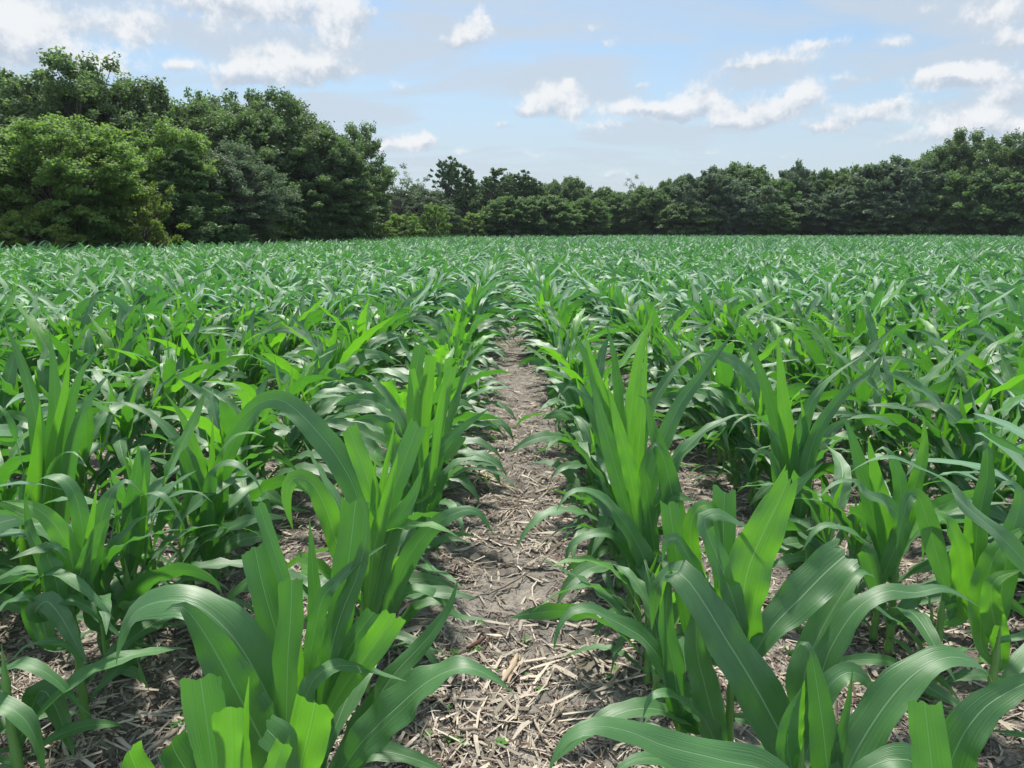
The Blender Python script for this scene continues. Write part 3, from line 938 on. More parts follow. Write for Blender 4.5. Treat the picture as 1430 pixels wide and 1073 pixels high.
HERO['N4'] = (1.17, 2.62, 'corn plant with a tall pointed green blade, right second row middle distance', [
    ('Y', .070, .0, .0, 2.62, 2.66, 0, [(1106, 760), (1102, 640), (1092, 540), (1085, 463)]),
    ('L', .064, .1, .7, 2.60, 2.60, 0, [(1110, 760), (1114, 640), (1130, 570), (1162, 526), (1204, 497)]),
    ('L', .062, .1, .6, 2.56, 2.52, 0, [(1112, 770), (1132, 630), (1170, 560), (1210, 524), (1242, 486)]),
    ('L', .056, .3, .8, 2.58, 2.52, 0, [(1102, 770), (1084, 625), (1058, 582), (1030, 588), (1016, 610)]),
    ('L', .064, .1, .3, 2.66, 2.74, 0, [(1106, 740), (1086, 600), (1060, 515), (1036, 468), (1022, 470)]),
    ('Y', .050, .0, .0, 2.60, 2.60, 0, [(1112, 750), (1120, 650), (1124, 600), (1118, 556)]),
    ('L', .056, .2, .6, 2.54, 2.46, 0, [(1104, 790), (1090, 690), (1078, 640), (1060, 632), (1046, 660)]),
])
HERO['R3'] = (.405, 2.62, 'corn plant with glossy spreading leaves, first right row beside the path', [
    ('L', .070, .1, .3, 2.62, 2.66, 0, [(864, 720), (852, 600), (828, 520), (794, 452)]),
    ('Y', .066, .0, .0, 2.64, 2.70, 0, [(872, 720), (880, 590), (892, 500), (914, 428)]),
    ('Y', .034, .0, .0, 2.60, 2.62, 0, [(862, 700), (846, 570), (826, 500), (808, 438)]),
    ('L', .068, .2, .6, 2.66, 2.74, 0, [(872, 740), (898, 600), (932, 530), (970, 494), (1000, 500)]),
    ('L', .064, .1, .4, 2.56, 2.50, 0, [(858, 740), (840, 620), (818, 560), (796, 540), (780, 556)]),
    ('L', .056, .3, .7, 2.60, 2.60, 0, [(876, 740), (910, 640), (945, 610), (975, 630)]),
    ('L', .060, .0, .2, 2.70, 2.78, 0, [(868, 700), (866, 580), (858, 500), (846, 450)]),
])

corn_group = 'corn plants standing in the field rows'
MATS = {'L': LEAF, 'Y': YOUNG}
hero_pos = []
for key, (hx, hy, lab, lv) in HERO.items():
    sd = 900 + len(hero_pos)
    r = np.random.default_rng(sd)
    base_p = np.array([hx, hy, float(gz(hx, hy))])
    root = empty('corn_plant', base_p)
    tag(root, lab, 'corn plant', corn_group)
    hs = .34
    stalk_mesh(hs, sd).build('stalk', STALK, root)
    for m, wd, f0, f1, y0, y1, cut, pts in lv:
        n = len(pts)
        ys = np.linspace(y0, y1, n)
        pw = np.array([at(px, py, yy) for (px, py), yy in zip(pts, ys)])
        zb = min(max(pw[0, 2] - base_p[2] - .03, .06), .33)
        foot = base_p + np.array([0, 0, zb])
        if np.linalg.norm(foot - pw[0]) > .03:          # the blade leaves the stalk at its collar
            pw = np.concatenate([[foot], pw])
        P, Ln = resample(pw, 30)
        view = norm(np.array([0, 0, EYE]) - P)
        tq = np.linspace(0, 1, 30)
        fc = np.linspace(f0, f1, 30)[:, None] + (.16 * np.sin(tq * 6 + r.random() * 6) * tq)[:, None]
        hint = norm(view * (1 - fc) + np.array([0, .12, 1.0]) * fc + np.array([1., 0, 0]) * ((r.normal() * .2 + f1 * 1.2) * 0 + r.normal() * .15 + (.25 + f1) * r.normal() * .35 * np.sin(tq * 7 + r.random() * 6) * tq)[:, None])
        mb = MB()
        ribbon(mb, P - base_p, hint, wd * .90, cut, .8 if wd < .03 else .34, .20, 10, r, rag=.10)
        mb.build('leaf', MATS[m], root)
    rec = plant_recipe(sd)
    for P, U, wd, cut, young in rec[0][:4]:              # lower leaves hidden below the drawn ones
        mb = MB()
        ribbon(mb, P, U, wd, cut, .42, .13, 8, r)
        mb.build('leaf', LEAF, root)
    hero_pos.append((hx, hy))
hero_pos = np.array(hero_pos)

# --- slots along the rows
slots = []
for side, rows in (('left', ROWS_L), ('right', ROWS_R)):
    for ri, rxx in enumerate(rows):
        y = .5 + rng.random() * .15
        while y < 92:
            sp_ = .135 if y < 26 else .19
            yy = y + rng.normal(0, .025)
            xx = rxx + rng.normal(0, .018)
            slots.append((side, ri, xx, yy))
            y += sp_
S_x = np.array([s[2] for s in slots])
S_y = np.array([s[3] for s in slots])
# the field ends at the trees
edge_x = np.interp(S_y, [0, 25, 34, 56, 70, 95], [-40, -20.5, -17.5, -10.5, -12, -12])
edge_y = np.interp(S_x, [-20, 0, 40, 80], [84, 84, 88, 86])
ok = (S_x > edge_x) & (S_y < edge_y)
# seen at all (with a margin for a viewpoint a step aside)
hx_, hy_, hz_ = project(np.stack([S_x, S_y, np.full_like(S_x, .6)], -1))
lx_, ly_, lz_ = project(np.stack([S_x, S_y, np.zeros_like(S_x)], -1))
marg = 1.6 * F0 / np.maximum(hz_, .3)
ok &= (hz_ > .3) & (hx_ > -marg) & (hx_ < W0 + marg) & (hy_ < H0 + 120)
in_frame = ok & (hx_ > -25) & (hx_ < W0 + 25) & (hy_ < H0 - 20) & ((S_x ** 2 + S_y ** 2) > 1.2)
firstrow = np.array([s[1] == 0 for s in slots])
secrow = np.array([s[1] == 1 for s in slots])
leftside = np.array([s[0] == 'left' for s in slots])
# hand placed plants take these stretches
gap = np.min(np.hypot(S_x[:, None] - hero_pos[None, :, 0], S_y[:, None] - hero_pos[None, :, 1]), axis=1)
ok &= gap > .085
ok &= ~(firstrow & leftside & (S_y < 1.92)) & ~(firstrow & ~leftside & (S_y < 1.70))
ok &= ~(secrow & leftside & (S_y < 1.25)) & ~(secrow & ~leftside & (S_y < 1.62))
in_frame &= ok
dist = np.hypot(S_x, S_y)
n_near = 300 - len(hero_pos)
cand = np.where(in_frame)[0]
near = cand[np.argsort(dist[cand])][:n_near]
far = np.setdiff1d(np.where(ok)[0], near)
far = far[~((dist[far] < 2.2))]

NV = 14
recs = [plant_recipe(100 + k) for k in range(NV)]
protos = [build_plant('corn_plant', q_) for q_ in recs]
cprotos = [build_plant('corn_plant', plant_recipe(300 + k, True)) for k in range(4)]
used = set()
ORD = 'first second third fourth fifth sixth seventh eighth ninth tenth eleventh twelfth'.split()
per_row = {}
for idx in near[np.argsort(S_y[near])]:
    side, ri, xx, yy = slots[idx]
    c = per_row.get((side, ri), 0)
    per_row[(side, ri)] = c + 1
    cutty = side == 'left' and ri == 0 and yy < 6 and rng.random() < .75
    pool = cprotos if cutty else protos
    k = int(rng.integers(0, len(pool)))
    root, kids = pool[k]
    if (cutty, k) in used:
        root = copy_tree(root, kids)
    used.add((cutty, k))
    root.location = (xx, yy, float(gz(xx, yy)) - .004)
    root.rotation_euler = (rng.normal(0, .05), rng.normal(0, .05), rng.random() * 6.28 if not cutty else rng.normal(0, .4))
    s_ = .88 + .24 * rng.random()
    if gap[idx] < .45:
        s_ *= .82
    if ri == 0 and not cutty:                            # beside the path the leaves fan out along the row
        root.rotation_euler[2] = math.pi / 2 - recs[k][3] + rng.normal(0, .5) + math.pi * int(rng.integers(0, 2))
        s_ *= .96
    root.scale = (s_, s_, s_ * (1.0 + .1 * rng.random()))
    rowname = f'{ORD[ri]} row {side} of path' if ri < 12 else f'outer rows {side} of the path'
    what = 'clipped bright corn plant' if cutty else 'leafy corn plant'
    if c < 9 and ri < 12:
        lab = f'{what}, {ORD[c]} after foreground plants in {rowname}' if ri < 2 else f'{what}, {ORD[c]} from near end of {rowname}'
    else:
        lab = f'{what} farther back in the crowded {rowname}'
    tag(root, lab, 'corn plant', corn_group)
for flag, pool in ((False, protos), (True, cprotos)):
    for k, (root, kids) in enumerate(pool):
        if (flag, k) not in used:
            for o in kids + [root]:
                bpy.data.objects.remove(o)

# --- the rest of the field: one mass of corn, instanced
lib = bpy.data.collections.new('field_corn_library')
for k in range(14):
    r = np.random.default_rng(700 + k)
    lod2 = k >= 8
    leaves, hs, seed, _ = plant_recipe(700 + k, False, 1.0)
    mb = MB()
    if not lod2:
        tube(mb, np.array([[0, 0, -.02], [0, 0, hs * .5], [0, 0, hs]]), [.014, .012, .009], 5, 1)
    for P, U, wd, cut, young in leaves:
        if lod2 and P[0, 2] < .12:
            continue
        st = 3 if lod2 else 2
        sel = np.unique(np.concatenate([np.arange(0, len(P), st), [len(P) - 1]]))
        ribbon(mb, P[sel], U[sel], wd * 1.05, cut, .4, .10, 2 if lod2 else 4, r, 2 if young and wd < .03 and not lod2 else 0)
    me = mb.mesh('field_corn', [FIELD, STALK, YOUNG])
    o = bpy.data.objects.new('field_corn.%03d' % k, me)
    lib.objects.link(o)
pts = np.stack([S_x[far], S_y[far], gz(S_x[far], S_y[far])], -1)
me = bpy.data.meshes.new('corn_field')
me.vertices.add(len(pts))
me.vertices.foreach_set('co', pts.astype(np.float32).ravel())


def attr(name, typ, vals, key='value'):
    a = me.attributes.new(name, typ, 'POINT')
    a.data.foreach_set(key, np.asarray(vals).ravel())


nf = len(far)
pick = np.where(pts[:, 1] < 22, rng.integers(0, 8, nf), rng.integers(8, 14, nf)).astype(np.int32)
attr('pick', 'INT', pick)
rot = np.stack([rng.normal(0, .06, nf), rng.normal(0, .06, nf), rng.random(nf) * 6.28], -1).astype(np.float32)
attr('rot', 'FLOAT_VECTOR', rot, 'vector')
hv = 1.0 + .16 * fbm(pts[:, 0] * .12, pts[:, 1] * .12, 3)
attr('size', 'FLOAT', ((.88 + .24 * rng.random(nf)) * hv).astype(np.float32))
field = link('corn_field', me)
tag(field, 'dense mass of green corn filling the field back to the trees', 'corn field', None, 'stuff')
ng = bpy.data.node_groups.new('scatter_corn', 'GeometryNodeTree')
ng.interface.new_socket('Geometry', in_out='INPUT', socket_type='NodeSocketGeometry')
ng.interface.new_socket('Geometry', in_out='OUTPUT', socket_type='NodeSocketGeometry')
gi, go = ng.nodes.new('NodeGroupInput'), ng.nodes.new('NodeGroupOutput')
ci = ng.nodes.new('GeometryNodeCollectionInfo')
ci.inputs[0].default_value = lib
ci.inputs['Separate Children'].default_value = True
ci.inputs['Reset Children'].default_value = True
iop = ng.nodes.new('GeometryNodeInstanceOnPoints')
iop.inputs['Pick Instance'].default_value = True


def named(n, t):
    a = ng.nodes.new('GeometryNodeInputNamedAttribute')
    a.data_type = t
    a.inputs[0].default_value = n
    return a.outputs[0]


ng.links.new(gi.outputs[0], iop.inputs['Points'])
ng.links.new(ci.outputs[0], iop.inputs['Instance'])
ng.links.new(named('pick', 'INT'), iop.inputs['Instance Index'])
ng.links.new(named('rot', 'FLOAT_VECTOR'), iop.inputs['Rotation'])
ng.links.new(named('size', 'FLOAT'), iop.inputs['Scale'])
ng.links.new(iop.outputs[0], go.inputs[0])
md = field.modifiers.new('scatter', 'NODES')
md.node_group = ng

# larger loose stalk pieces one can point at
STALKS = [(636, 1018, 668, 1021, 9, 'thick grey dry stalk piece lying crosswise near the path bottom'),
          (700, 950, 722, 910, 16, 'broad pale split stalk lying in the middle of the path'),
          (745, 1000, 778, 1052, 8, 'long tan stalk slanting across the lower right of the path'),
          (660, 840, 735, 800, 7, 'slender curved stalk lying across the path beside the left row'),
          (665, 745, 745, 750, 6, 'straight thin stalk lying level across the upper path'),
          (735, 862, 778, 872, 9, 'short pale stalk with a bent end on the bare trodden soil'),
          (770, 905, 800, 897, 6, 'thin forked stalk by the right row beside the drooping leaf'),
          (652, 905, 678, 888, 15, 'dark cob lying on the left side of the path'),
          (690, 735, 722, 705, 8, 'tan stalk tilted along the path below the yellow leaf'),
          (762, 1010, 790, 985, 9, 'pale split stalk pair leaning towards the right row'),
          (848, 968, 866, 935, 8, 'straw coloured stalk lying near the foot of the right row'),
          (232, 918, 268, 898, 8, 'pale stalk lying beside the open furrow between left rows'),
          (205, 1060, 250, 1025, 12, 'bundle of dry husks lying beside the furrow'),
          (715, 990, 690, 965, 9, 'weathered grey stalk at an angle left of the path centre'),
          (598, 775, 640, 745, 7, 'bleached stalk lying under the first left row')]
for x0, y0, x1, y1, rad, lab in STALKS:
    def gpt(px, py):
        d = ray(px, py)
        s = EYE / -d[2]
        return np.array([d[0] * s, d[1] * s, 0])
    a, b = gpt(x0, y0), gpt(x1, y1)
    mid = (a + b) / 2
    r_ = rad * .00052
    ts = np.linspace(0, 1, 9)
    P = a + (b - a) * ts[:, None]
    side = norm(np.cross(b - a, [0, 0, 1]))
    P = P + side * (np.sin(ts * 3) * .05 * np.linalg.norm(b - a))[:, None]
    P[:, 2] = gz(P[:, 0], P[:, 1]) + r_ * .9 + .006
    P[:, 2] = .5 * P[:, 2] + .5 * P[:, 2].max()
    rr = r_ * (1 + .18 * rng.normal(size=9))
    base_c = np.array((.36, .30, .24)) * (.6 + .6 * rng.random())
    if 'cob' in lab:
        base_c = np.array((.13, .07, .05))
    if 'broad' in lab:
        base_c = np.array((.46, .36, .26))
    mb = MB()
    loc = np.array([mid[0], mid[1], 0])
    if 'cob' in lab:
        rr = rr * np.sin(np.linspace(.35, 2.9, 9)) ** .5
    else:
        rr = rr * np.concatenate([[.45, .8], np.ones(5), [.85, .35]])
    tube(mb, P - loc, rr, 8, col=base_c)
    if 'cob' not in lab:
        nsp = 7 if 'broad' in lab or 'bundle' in lab else 3
        for k in range(nsp):                             # splinters and husk strips lying along it
            t0, t1 = sorted(rng.random(2) * 1.3 - .15)
            t1 = max(t1, t0 + .25)
            q_ = a + (b - a) * np.linspace(t0, t1, 6)[:, None]
            q_ = q_ + side * (rng.normal() * rad * .0009 + rng.normal() * .006 * np.linspace(0, 1, 6)[:, None])
            q_[:, 2] = gz(q_[:, 0], q_[:, 1]) + .005 + .003 * k / nsp + r_ * .7 * rng.random()
            before = len(mb.v)
            ribbon(mb, q_ - loc, np.array([0, 0, 1.]), rad * .0011 * rng.uniform(.5, 1.2), .3, rng.uniform(.1, .6), .1, 2, rng)
            mb.col[-1] = np.broadcast_to(base_c * rng.uniform(.7, 1.35), mb.v[-1].shape)
    o = mb.build('dry_cob' if 'cob' in lab else 'dry_stalk', STRAW, tint=True)
    o.location = (mid[0], mid[1], 0)
    tag(o, lab, 'stalk', 'loose dry stalks on the path')


# --- small weed seedlings on the path
mb = MB()
for k in range(5):
    a = k * 1.26 + .3
    P, U, D = leaf_spine(.004, a, .018, R(55), R(95), 1, 0, 5, .001)
    ribbon(mb, P, U, .011, 0, .2, .05, 2, np.random.default_rng(k))
mb.col = [np.full((len(v), 3), (.10, .26, .05)) for v in mb.v]
weed_me = mb.mesh('weed_seedling', WEED, tint=True)
spots = [(535 + 8, 885), (670, 870), (635, 912), (668, 905), (660, 908), (640, 1030), (628, 1028), (645, 1036), (597, 1022), (625, 985), (690, 935), (735, 888), (755, 960), (765, 845), (735, 935),
         (682, 1065), (700, 1036), (860, 940), (850, 953), (1097, 905), (1090, 880), (1105, 915), (1115, 880), (240, 1018), (250, 1020), (252, 1000), (195, 960), (180, 945), (1370, 925), (930, 985), (940, 990)]
for k, (px, py) in enumerate(spots):
    d = ray(px, py)
    s = EYE / -d[2]
    x, y = d[0] * s, d[1] * s
    o = link('weed_seedling', weed_me)
    o.location = (x, y, float(gz(x, y)) + .004)
    o.rotation_euler = (0, 0, rng.random() * 6)
    o.scale = (.5 + .6 * rng.random(),) * 3
    tag(o, 'tiny light green weed seedling sprouting from the bare soil', 'weed', 'weed seedlings on the soil')
mb = MB()
for k in range(4):
    P, U, D = leaf_spine(.01, .5 * k - 2.6, .13 + .05 * k, R(86), R(94), 1, .4, 10, 0)
    ribbon(mb, P, U, .012, 0, .4, .1, 3, np.random.default_rng(k + 3))
mb.col = [np.full((len(v), 3), (.46, .44, .20)) for v in mb.v]
fl = mb.build('fallen_leaf', STRAW, tint=True)
p = at(680, 665, 3.62)
fl.location = (p[0], p[1], float(gz(p[0], p[1])) + .012)
tag(fl, 'shredded pale yellow fallen corn leaf lying on the path', 'fallen leaf')


# ------------------------------------------------------------------ trees
def leaf_cards(mb, C, Nrm, size, r, aspect=.6, tint=None):
    """small folded leaf sprays at C facing Nrm"""
    n = len(C)
    a = norm(np.cross(Nrm, norm(r.normal(size=(n, 3)))))
    b = np.cross(Nrm, a)
    s = size * (.6 + .8 * r.random(n))[:, None]
    la, wb = a * s, b * s * aspect
    dip = Nrm * s * .22
    V = np.stack([C - la, C + wb - dip, C + la, C - wb - dip], 1).reshape(-1, 3)
    k = np.arange(n)[:, None] * 4
    F = np.concatenate([k + np.array([0, 1, 2]), k + np.array([0, 2, 3])])
    t = np.repeat(tint, 4, 0) if tint is not None else None
    mb.add(V, F, np.zeros((n * 4, 2)), 0, t)


def limb(mb, a, b, r0, r1, r, sag=.12, k=5, n=6):
    t = np.linspace(0, 1, n)[:, None]
    P = a + (b - a) * t
    Ln = np.linalg.norm(b - a)
    P = P + np.sin(t * math.pi) * np.array([0, 0, sag * Ln]) + np.cumsum(r.normal(0, .025 * Ln, (n, 3)), 0) * t * (1 - t) * 3
    tube(mb, P, np.linspace(r0, r1, n), k, cap=False)


def broadleaf(seed, H, Rr, z0=.12, clumps=110, per=230, size=.16, mat=OAK, lob=.35, open_=.0, trunkr=None):
    r = np.random.default_rng(seed)
    tr, cr = MB(), MB()
    trunkr = trunkr or .022 * H
    lean = r.normal(0, .03 * H, 2)
    top = np.array([lean[0], lean[1], H * .78])
    tp = np.linspace(0, 1, 9)[:, None] * top
    tp[:, :2] += np.cumsum(r.normal(0, .012 * H, (9, 2)), 0) * np.linspace(0, 1, 9)[:, None]
    tp[0, 2] = -.3
    tube(tr, tp, np.linspace(trunkr * 1.25, trunkr * .25, 9), 8, cap=False)
    zc, rz = H * (z0 + 1) / 2, H * (1 - z0) / 2
    # a handful of big lobes makes the outline uneven
    nl = 9
    ld = norm(r.normal(size=(nl, 3)))
    lg = r.random(nl) * lob
    C, Rc = [], []
    clumps = int(clumps * 1.9)
    while len(C) < clumps:
        d = norm(r.normal(size=3))
        m = 1 - lob * .5 + np.max(lg * np.clip((ld @ d - .6) / .4, 0, 1)) * 1.35
        rad = (.30 + .70 * r.random() ** .5) * m
        p = np.array([d[0] * Rr * rad, d[1] * Rr * rad, zc + d[2] * rz * rad])
        if p[2] < H * z0 * .7 or p[2] < .25:
            continue
        C.append(p)
        Rc.append(Rr * (.065 + .085 * r.random()))
    C, Rc = np.array(C), np.array(Rc)
    for k in range(0, clumps, 2):
        f = np.clip((C[k, 2] / H - .12) * .8, .1, .9)
        a = np.array([np.interp(f, np.linspace(0, 1, 9), tp[:, i]) for i in range(3)])
        limb(tr, a, C[k], trunkr * (.42 - .25 * f), trunkr * .07, r)
    for c, rc in zip(C, Rc):
        n = int(2.1 * per * (rc / (Rr * .21)) ** 2 * (1 - open_ * r.random()))
        d = norm(r.normal(size=(n, 3)))
        d[:, 2] = np.where(d[:, 2] < -.2, -d[:, 2] * .5, d[:, 2])
        rad = rc * (.35 + .75 * r.random(n) ** .6)
        p = c + d * rad[:, None] * np.array([1.0, 1.0, .92])
        # sprays reach past the clump
        out = norm(c - np.array([0, 0, zc * .8]))
        p = p + out * (r.random(n) ** 2 * rc * 1.5)[:, None]
        nr = norm(d * .55 + np.array([0, 0, .30]) + r.normal(0, .65, (n, 3)))
        tn = np.clip(.5 + r.normal(0, .22), 0, 1) + r.normal(0, .10, n)
        leaf_cards(cr, p, nr, size * .70, r, .62, np.repeat(np.clip(tn, 0, 1)[:, None], 3, 1))
    return tr.mesh('trunk', BARK), cr.mesh('crown', mat, smooth=False, tint=True)


def conifer(seed, H, Rr, bare=.5, mat=PINE, size=.22, dens=1.0, shape='tall'):
    r = np.random.default_rng(seed)
    tr, cr = MB(), MB()
    n = 12
    tp = np.stack([np.cumsum(r.normal(0, .006 * H, n)), np.cumsum(r.normal(0, .006 * H, n)), np.linspace(-.3, H * .98, n)], 1)
    tube(tr, tp, np.linspace(.016 * H, .002 * H, n), 7, cap=False)
    z = bare * H
    while z < H * .99:
        f = (z - bare * H) / (H - bare * H)
        if shape == 'tall':
            reach = Rr * (.35 + .75 * r.random()) * (1 - .35 * f)
        else:
            reach = Rr * (1 - f) ** .8 + .15
        for k in range(int(r.integers(3, 6))):
            if shape == 'tall' and r.random() < .25:
                continue
            a = r.random() * 6.28
            L = reach * (.55 + .55 * r.random())
            b0 = np.array([np.interp(z, tp[:, 2], tp[:, 0]), np.interp(z, tp[:, 2], tp[:, 1]), z])
            rise = (.1 + .5 * r.random()) * L if shape == 'tall' else .45 * L
            e = b0 + np.array([math.cos(a) * L, math.sin(a) * L, rise])
            limb(tr, b0, e, .004 * H, .0012 * H, r, -.08)
            for t in (np.linspace(.5, 1.04, 5) if shape == 'tall' else np.linspace(.30, 1.04, 6)):
                c = b0 + (e - b0) * t + r.normal(0, .06 * L, 3)
                m = int(46 * dens)
                d = norm(r.normal(size=(m, 3)) + np.array([0, 0, .7]))
                rad = (.30 if shape != 'tall' else .36) * max(L, .7) * (.3 + .7 * r.random(m)) * .62
                p = c + d * rad[:, None]
                nr = norm(r.normal(size=(m, 3)) + np.array([0, 0, .5]))
                tn = np.clip(.5 + r.normal(0, .2) + r.normal(0, .1, m), 0, 1)
                leaf_cards(cr, p, nr, size, r, .26, np.repeat(tn[:, None], 3, 1))
        z += H * (.036 if shape == 'tall' else .036) * (.7 + .6 * r.random())
    return tr.mesh('trunk', BARK), cr.mesh('crown', mat, smooth=False, tint=True)


PRO = {
    'gum': broadleaf(1, 8, 3.3, .02, 240, 300, .115, GUM, .32),
    'oak1': broadleaf(2, 14, 5.4, .10, 240, 260, .20, OAK, .38),
    'oak2': broadleaf(3, 14, 5.2, .16, 208, 250, .20, OAK, .38),
    'oak3': broadleaf(4, 14, 5.0, .08, 224, 250, .20, OAK, .42, .3),
    'oak4': broadleaf(5, 13, 6.0, .05, 240, 260, .21, OAK, .4),
    'grey': broadleaf(6, 9, 3.4, .04, 192, 240, .12, GREY, .4, .3),
    'olive': broadleaf(7, 13, 5.0, .08, 224, 240, .20, GUM, .42, .2),
    'thin': broadleaf(8, 10, 2.6, .25, 46, 80, .13, GREY, .5, .5),
    'bush': broadleaf(9, 3.2, 1.8, -.05, 60, 230, .085, YELL, .45, .2),
    'bush2': broadleaf(10, 3.2, 1.9, -.05, 60, 230, .10, GUM, .4),
    'dark_bush': broadleaf(11, 4, 2.6, -.05, 70, 240, .12, OAK, .4),
    'pine': broadleaf(12, 12, 2.1, .44, 80, 110, .20, PINE, .5, .4, .15),
    'pine2': broadleaf(13, 12, 2.2, .32, 90, 110, .20, PINE, .5, .4, .15),
    'young_pine': conifer(14, 7, 2.0, .03, PINE, .12, 1.6, 'cone'),
    'far1': broadleaf(15, 8.6, 4.4, .02, 210, 220, .24, OAK, .38),
    'far2': broadleaf(16, 8.6, 4.0, .02, 210, 220, .24, GREY, .5),
    'far3': broadleaf(17, 8.6, 4.2, .02, 210, 220, .24, MIXED, .36),
}
HT = {'gum': 8, 'oak1': 14, 'oak2': 14, 'oak3': 14, 'oak4': 13, 'grey': 9, 'olive': 13, 'thin': 10, 'bush': 3.2, 'bush2': 3.2, 'dark_bush': 4,
      'pine': 12, 'pine2': 12, 'young_pine': 7, 'far1': 8.6, 'far2': 8.6, 'far3': 8.6}
RD = {'gum': 3.3, 'oak1': 5.4, 'oak2': 5.2, 'oak3': 5.0, 'oak4': 6.0, 'grey': 3.4, 'olive': 5.0, 'thin': 2.6, 'bush': 1.8, 'bush2': 1.9, 'dark_bush': 2.6,
      'pine': 2.7, 'pine2': 2.4, 'young_pine': 2.0, 'far1': 4.4, 'far2': 4.0, 'far3': 4.2}
NAME = {'gum': 'broadleaf_tree', 'olive': 'broadleaf_tree', 'grey': 'broadleaf_tree', 'thin': 'sparse_tree', 'bush': 'shrub', 'bush2': 'shrub', 'dark_bush': 'shrub',
        'pine': 'pine_tree', 'pine2': 'pine_tree', 'young_pine': 'pine_tree'}


def tree(kind, px, ytop, Yd, label, wid=None, group=None):
    """stand a tree at photo column px and distance Yd, reaching photo row ytop"""
    topz = at(px, ytop, Yd)
    h = topz[2]
    tm, cm = PRO[kind]
    o = empty(NAME.get(kind, 'oak_tree'), (topz[0], Yd, 0), rng.random() * 6.28)
    s = h / (HT[kind] * (1.09 if Yd < 62 else 1.0 if 'pine' in kind else .975))
    sx = s if wid is None else (wid * Yd / F0) / (2 * RD[kind])
    o.scale = (sx, sx, s)
    link('trunk', tm, o)
    link('crown', cm, o)
    tag(o, label, 'shrub' if 'bush' in kind else 'tree', group)
    return o


